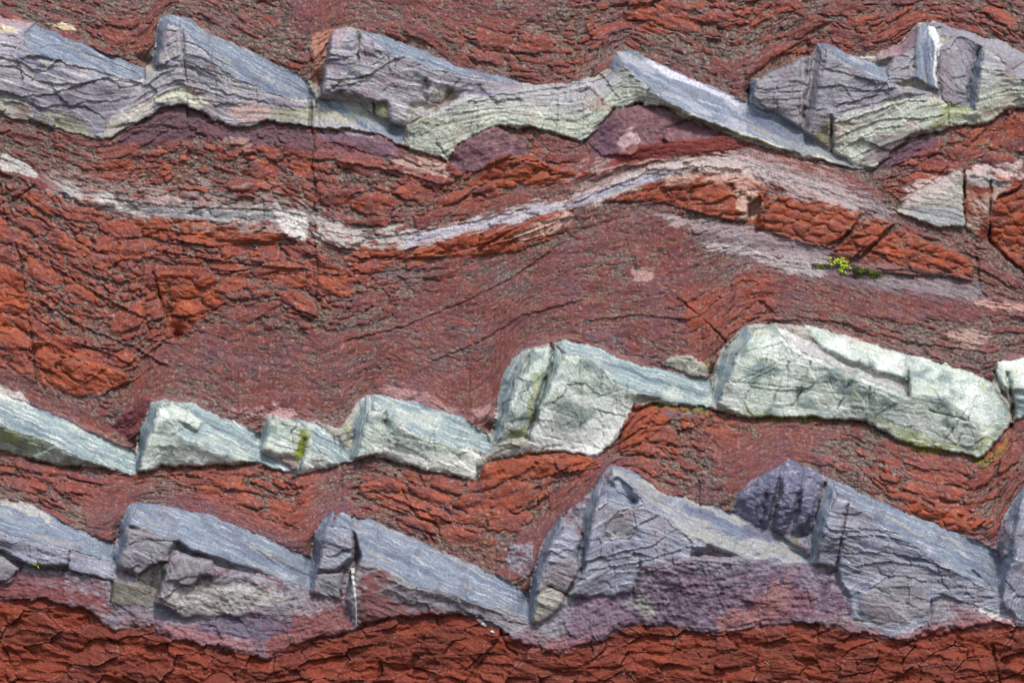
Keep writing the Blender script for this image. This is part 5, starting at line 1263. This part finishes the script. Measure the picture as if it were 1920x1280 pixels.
def grass_tuft(u, v, blades, mat, label, group):
    t = thing("grass_sprig", label, "grass sprig", on_rock(u, v, 0.5), group)
    for du, dv, bend in blades:
        e = Vector((du * S, -0.035, -dv * S)); m_ = e * 0.5 + Vector((bend * S, -0.02, 0.01))
        vv = []; ff = []
        for i in range(7):
            s = i / 6; p = (1 - s) ** 2 * Vector((0, 0.01, 0)) + 2 * s * (1 - s) * m_ + s * s * e
            wd = 0.005 * (1 - s ** 2) + 0.0006
            perp = Vector((-(e.z), 0, e.x)).normalized() * wd
            vv += [p - perp, p + perp, p + Vector((0, 0.002, 0))]
        for i in range(6):
            a = 3 * i
            ff += [(a, a + 1, a + 4, a + 3), (a + 1, a + 2, a + 5, a + 4), (a + 2, a, a + 3, a + 5)]
        mesh_obj("blade", vv, ff, mat, t)
grass_tuft(70, 1060, ((-14, -8, 0), (-9, -3, -2), (7, -7, 2), (2, -12, 0), (4, 5, 0)), M_blade, "tiny fresh green grass sprig in the crack of the far left purple slab", None)
grass_tuft(1445, 1250, ((-4, -14, -2), (-14, -12, 3), (1, -10, 1)), M_straw, "dry straw wisp on the bottom red shale, right of the middle", None)
grass_tuft(1266, 1212, ((-2, -14, 0), (3, -18, 1), (1, -8, 0)), M_straw, "dry straw wisp just below the big peaked purple block", None)

def pebble(u, v, ru, rv, ang, label, mat=M_white, name="pebble"):
    vv, ff = [], []; n, m_ = 12, 7; a0 = math.radians(ang)
    for i in range(m_):
        for k in range(n):
            a = 2 * math.pi * k / n; b = math.pi * i / (m_ - 1)
            q = 1 + 0.1 * math.sin(3 * a + i)
            x = math.cos(a) * math.sin(b) * ru * S * q; z = math.sin(a) * math.sin(b) * rv * S * q
            vv.append((x * math.cos(a0) + z * math.sin(a0), -math.cos(b) * 0.014, -x * math.sin(a0) + z * math.cos(a0)))
    for i in range(m_ - 1):
        for k in range(n): ff.append((i * n + k, i * n + (k + 1) % n, (i + 1) * n + (k + 1) % n, (i + 1) * n + k))
    o = mesh_obj(name, vv, ff, mat, None, on_rock(u, v, 1), True)
    o["label"] = label; o["category"] = "pebble"; o["group"] = "white pebbles on the bottom shale"
pebble(906, 1169, 7.5, 4, 35, "white shell shaped pebble under the lowest bed, the largest one")
pebble(923, 1184, 4.5, 2.8, 20, "smaller off white pebble just right of the shell shaped one")

# quartz vein filling the joint of the middle purple block: a thin raised rib
def vein(s, width, owner_label, key):
    root = [o for o in coll.objects if o.get("label") == THINGS[key][1]][0]
    pts = P2(s); vv, ff = [], []
    dense = []
    for (a, b) in zip(pts[:-1], pts[1:]):
        for i in range(12): dense.append(a + (b - a) * i / 12)
    dense.append(pts[-1])
    for i, (u, v) in enumerate(dense):
        wd = width * (1 - 0.6 * i / len(dense)) * rr.uniform(0.75, 1.2)
        u += rr.uniform(-0.5, 0.5)
        c = on_rock(u, v, 1.2)
        l, r_ = on_rock(u - wd, v, 0), on_rock(u + wd, v, 0)
        l.y = c.y + 0.012; r_.y = c.y + 0.012
        vv += [l - root.location, c - root.location, r_ - root.location]
    for i in range(len(dense) - 1):
        a = 3 * i; ff += [(a, a + 1, a + 4, a + 3), (a + 1, a + 2, a + 5, a + 4)]
    mesh_obj("quartz_vein", vv, ff, M_white, root, smooth=True)
vein("661 1064 664 1100 667 1140 668 1172", 3.2, None, "u")
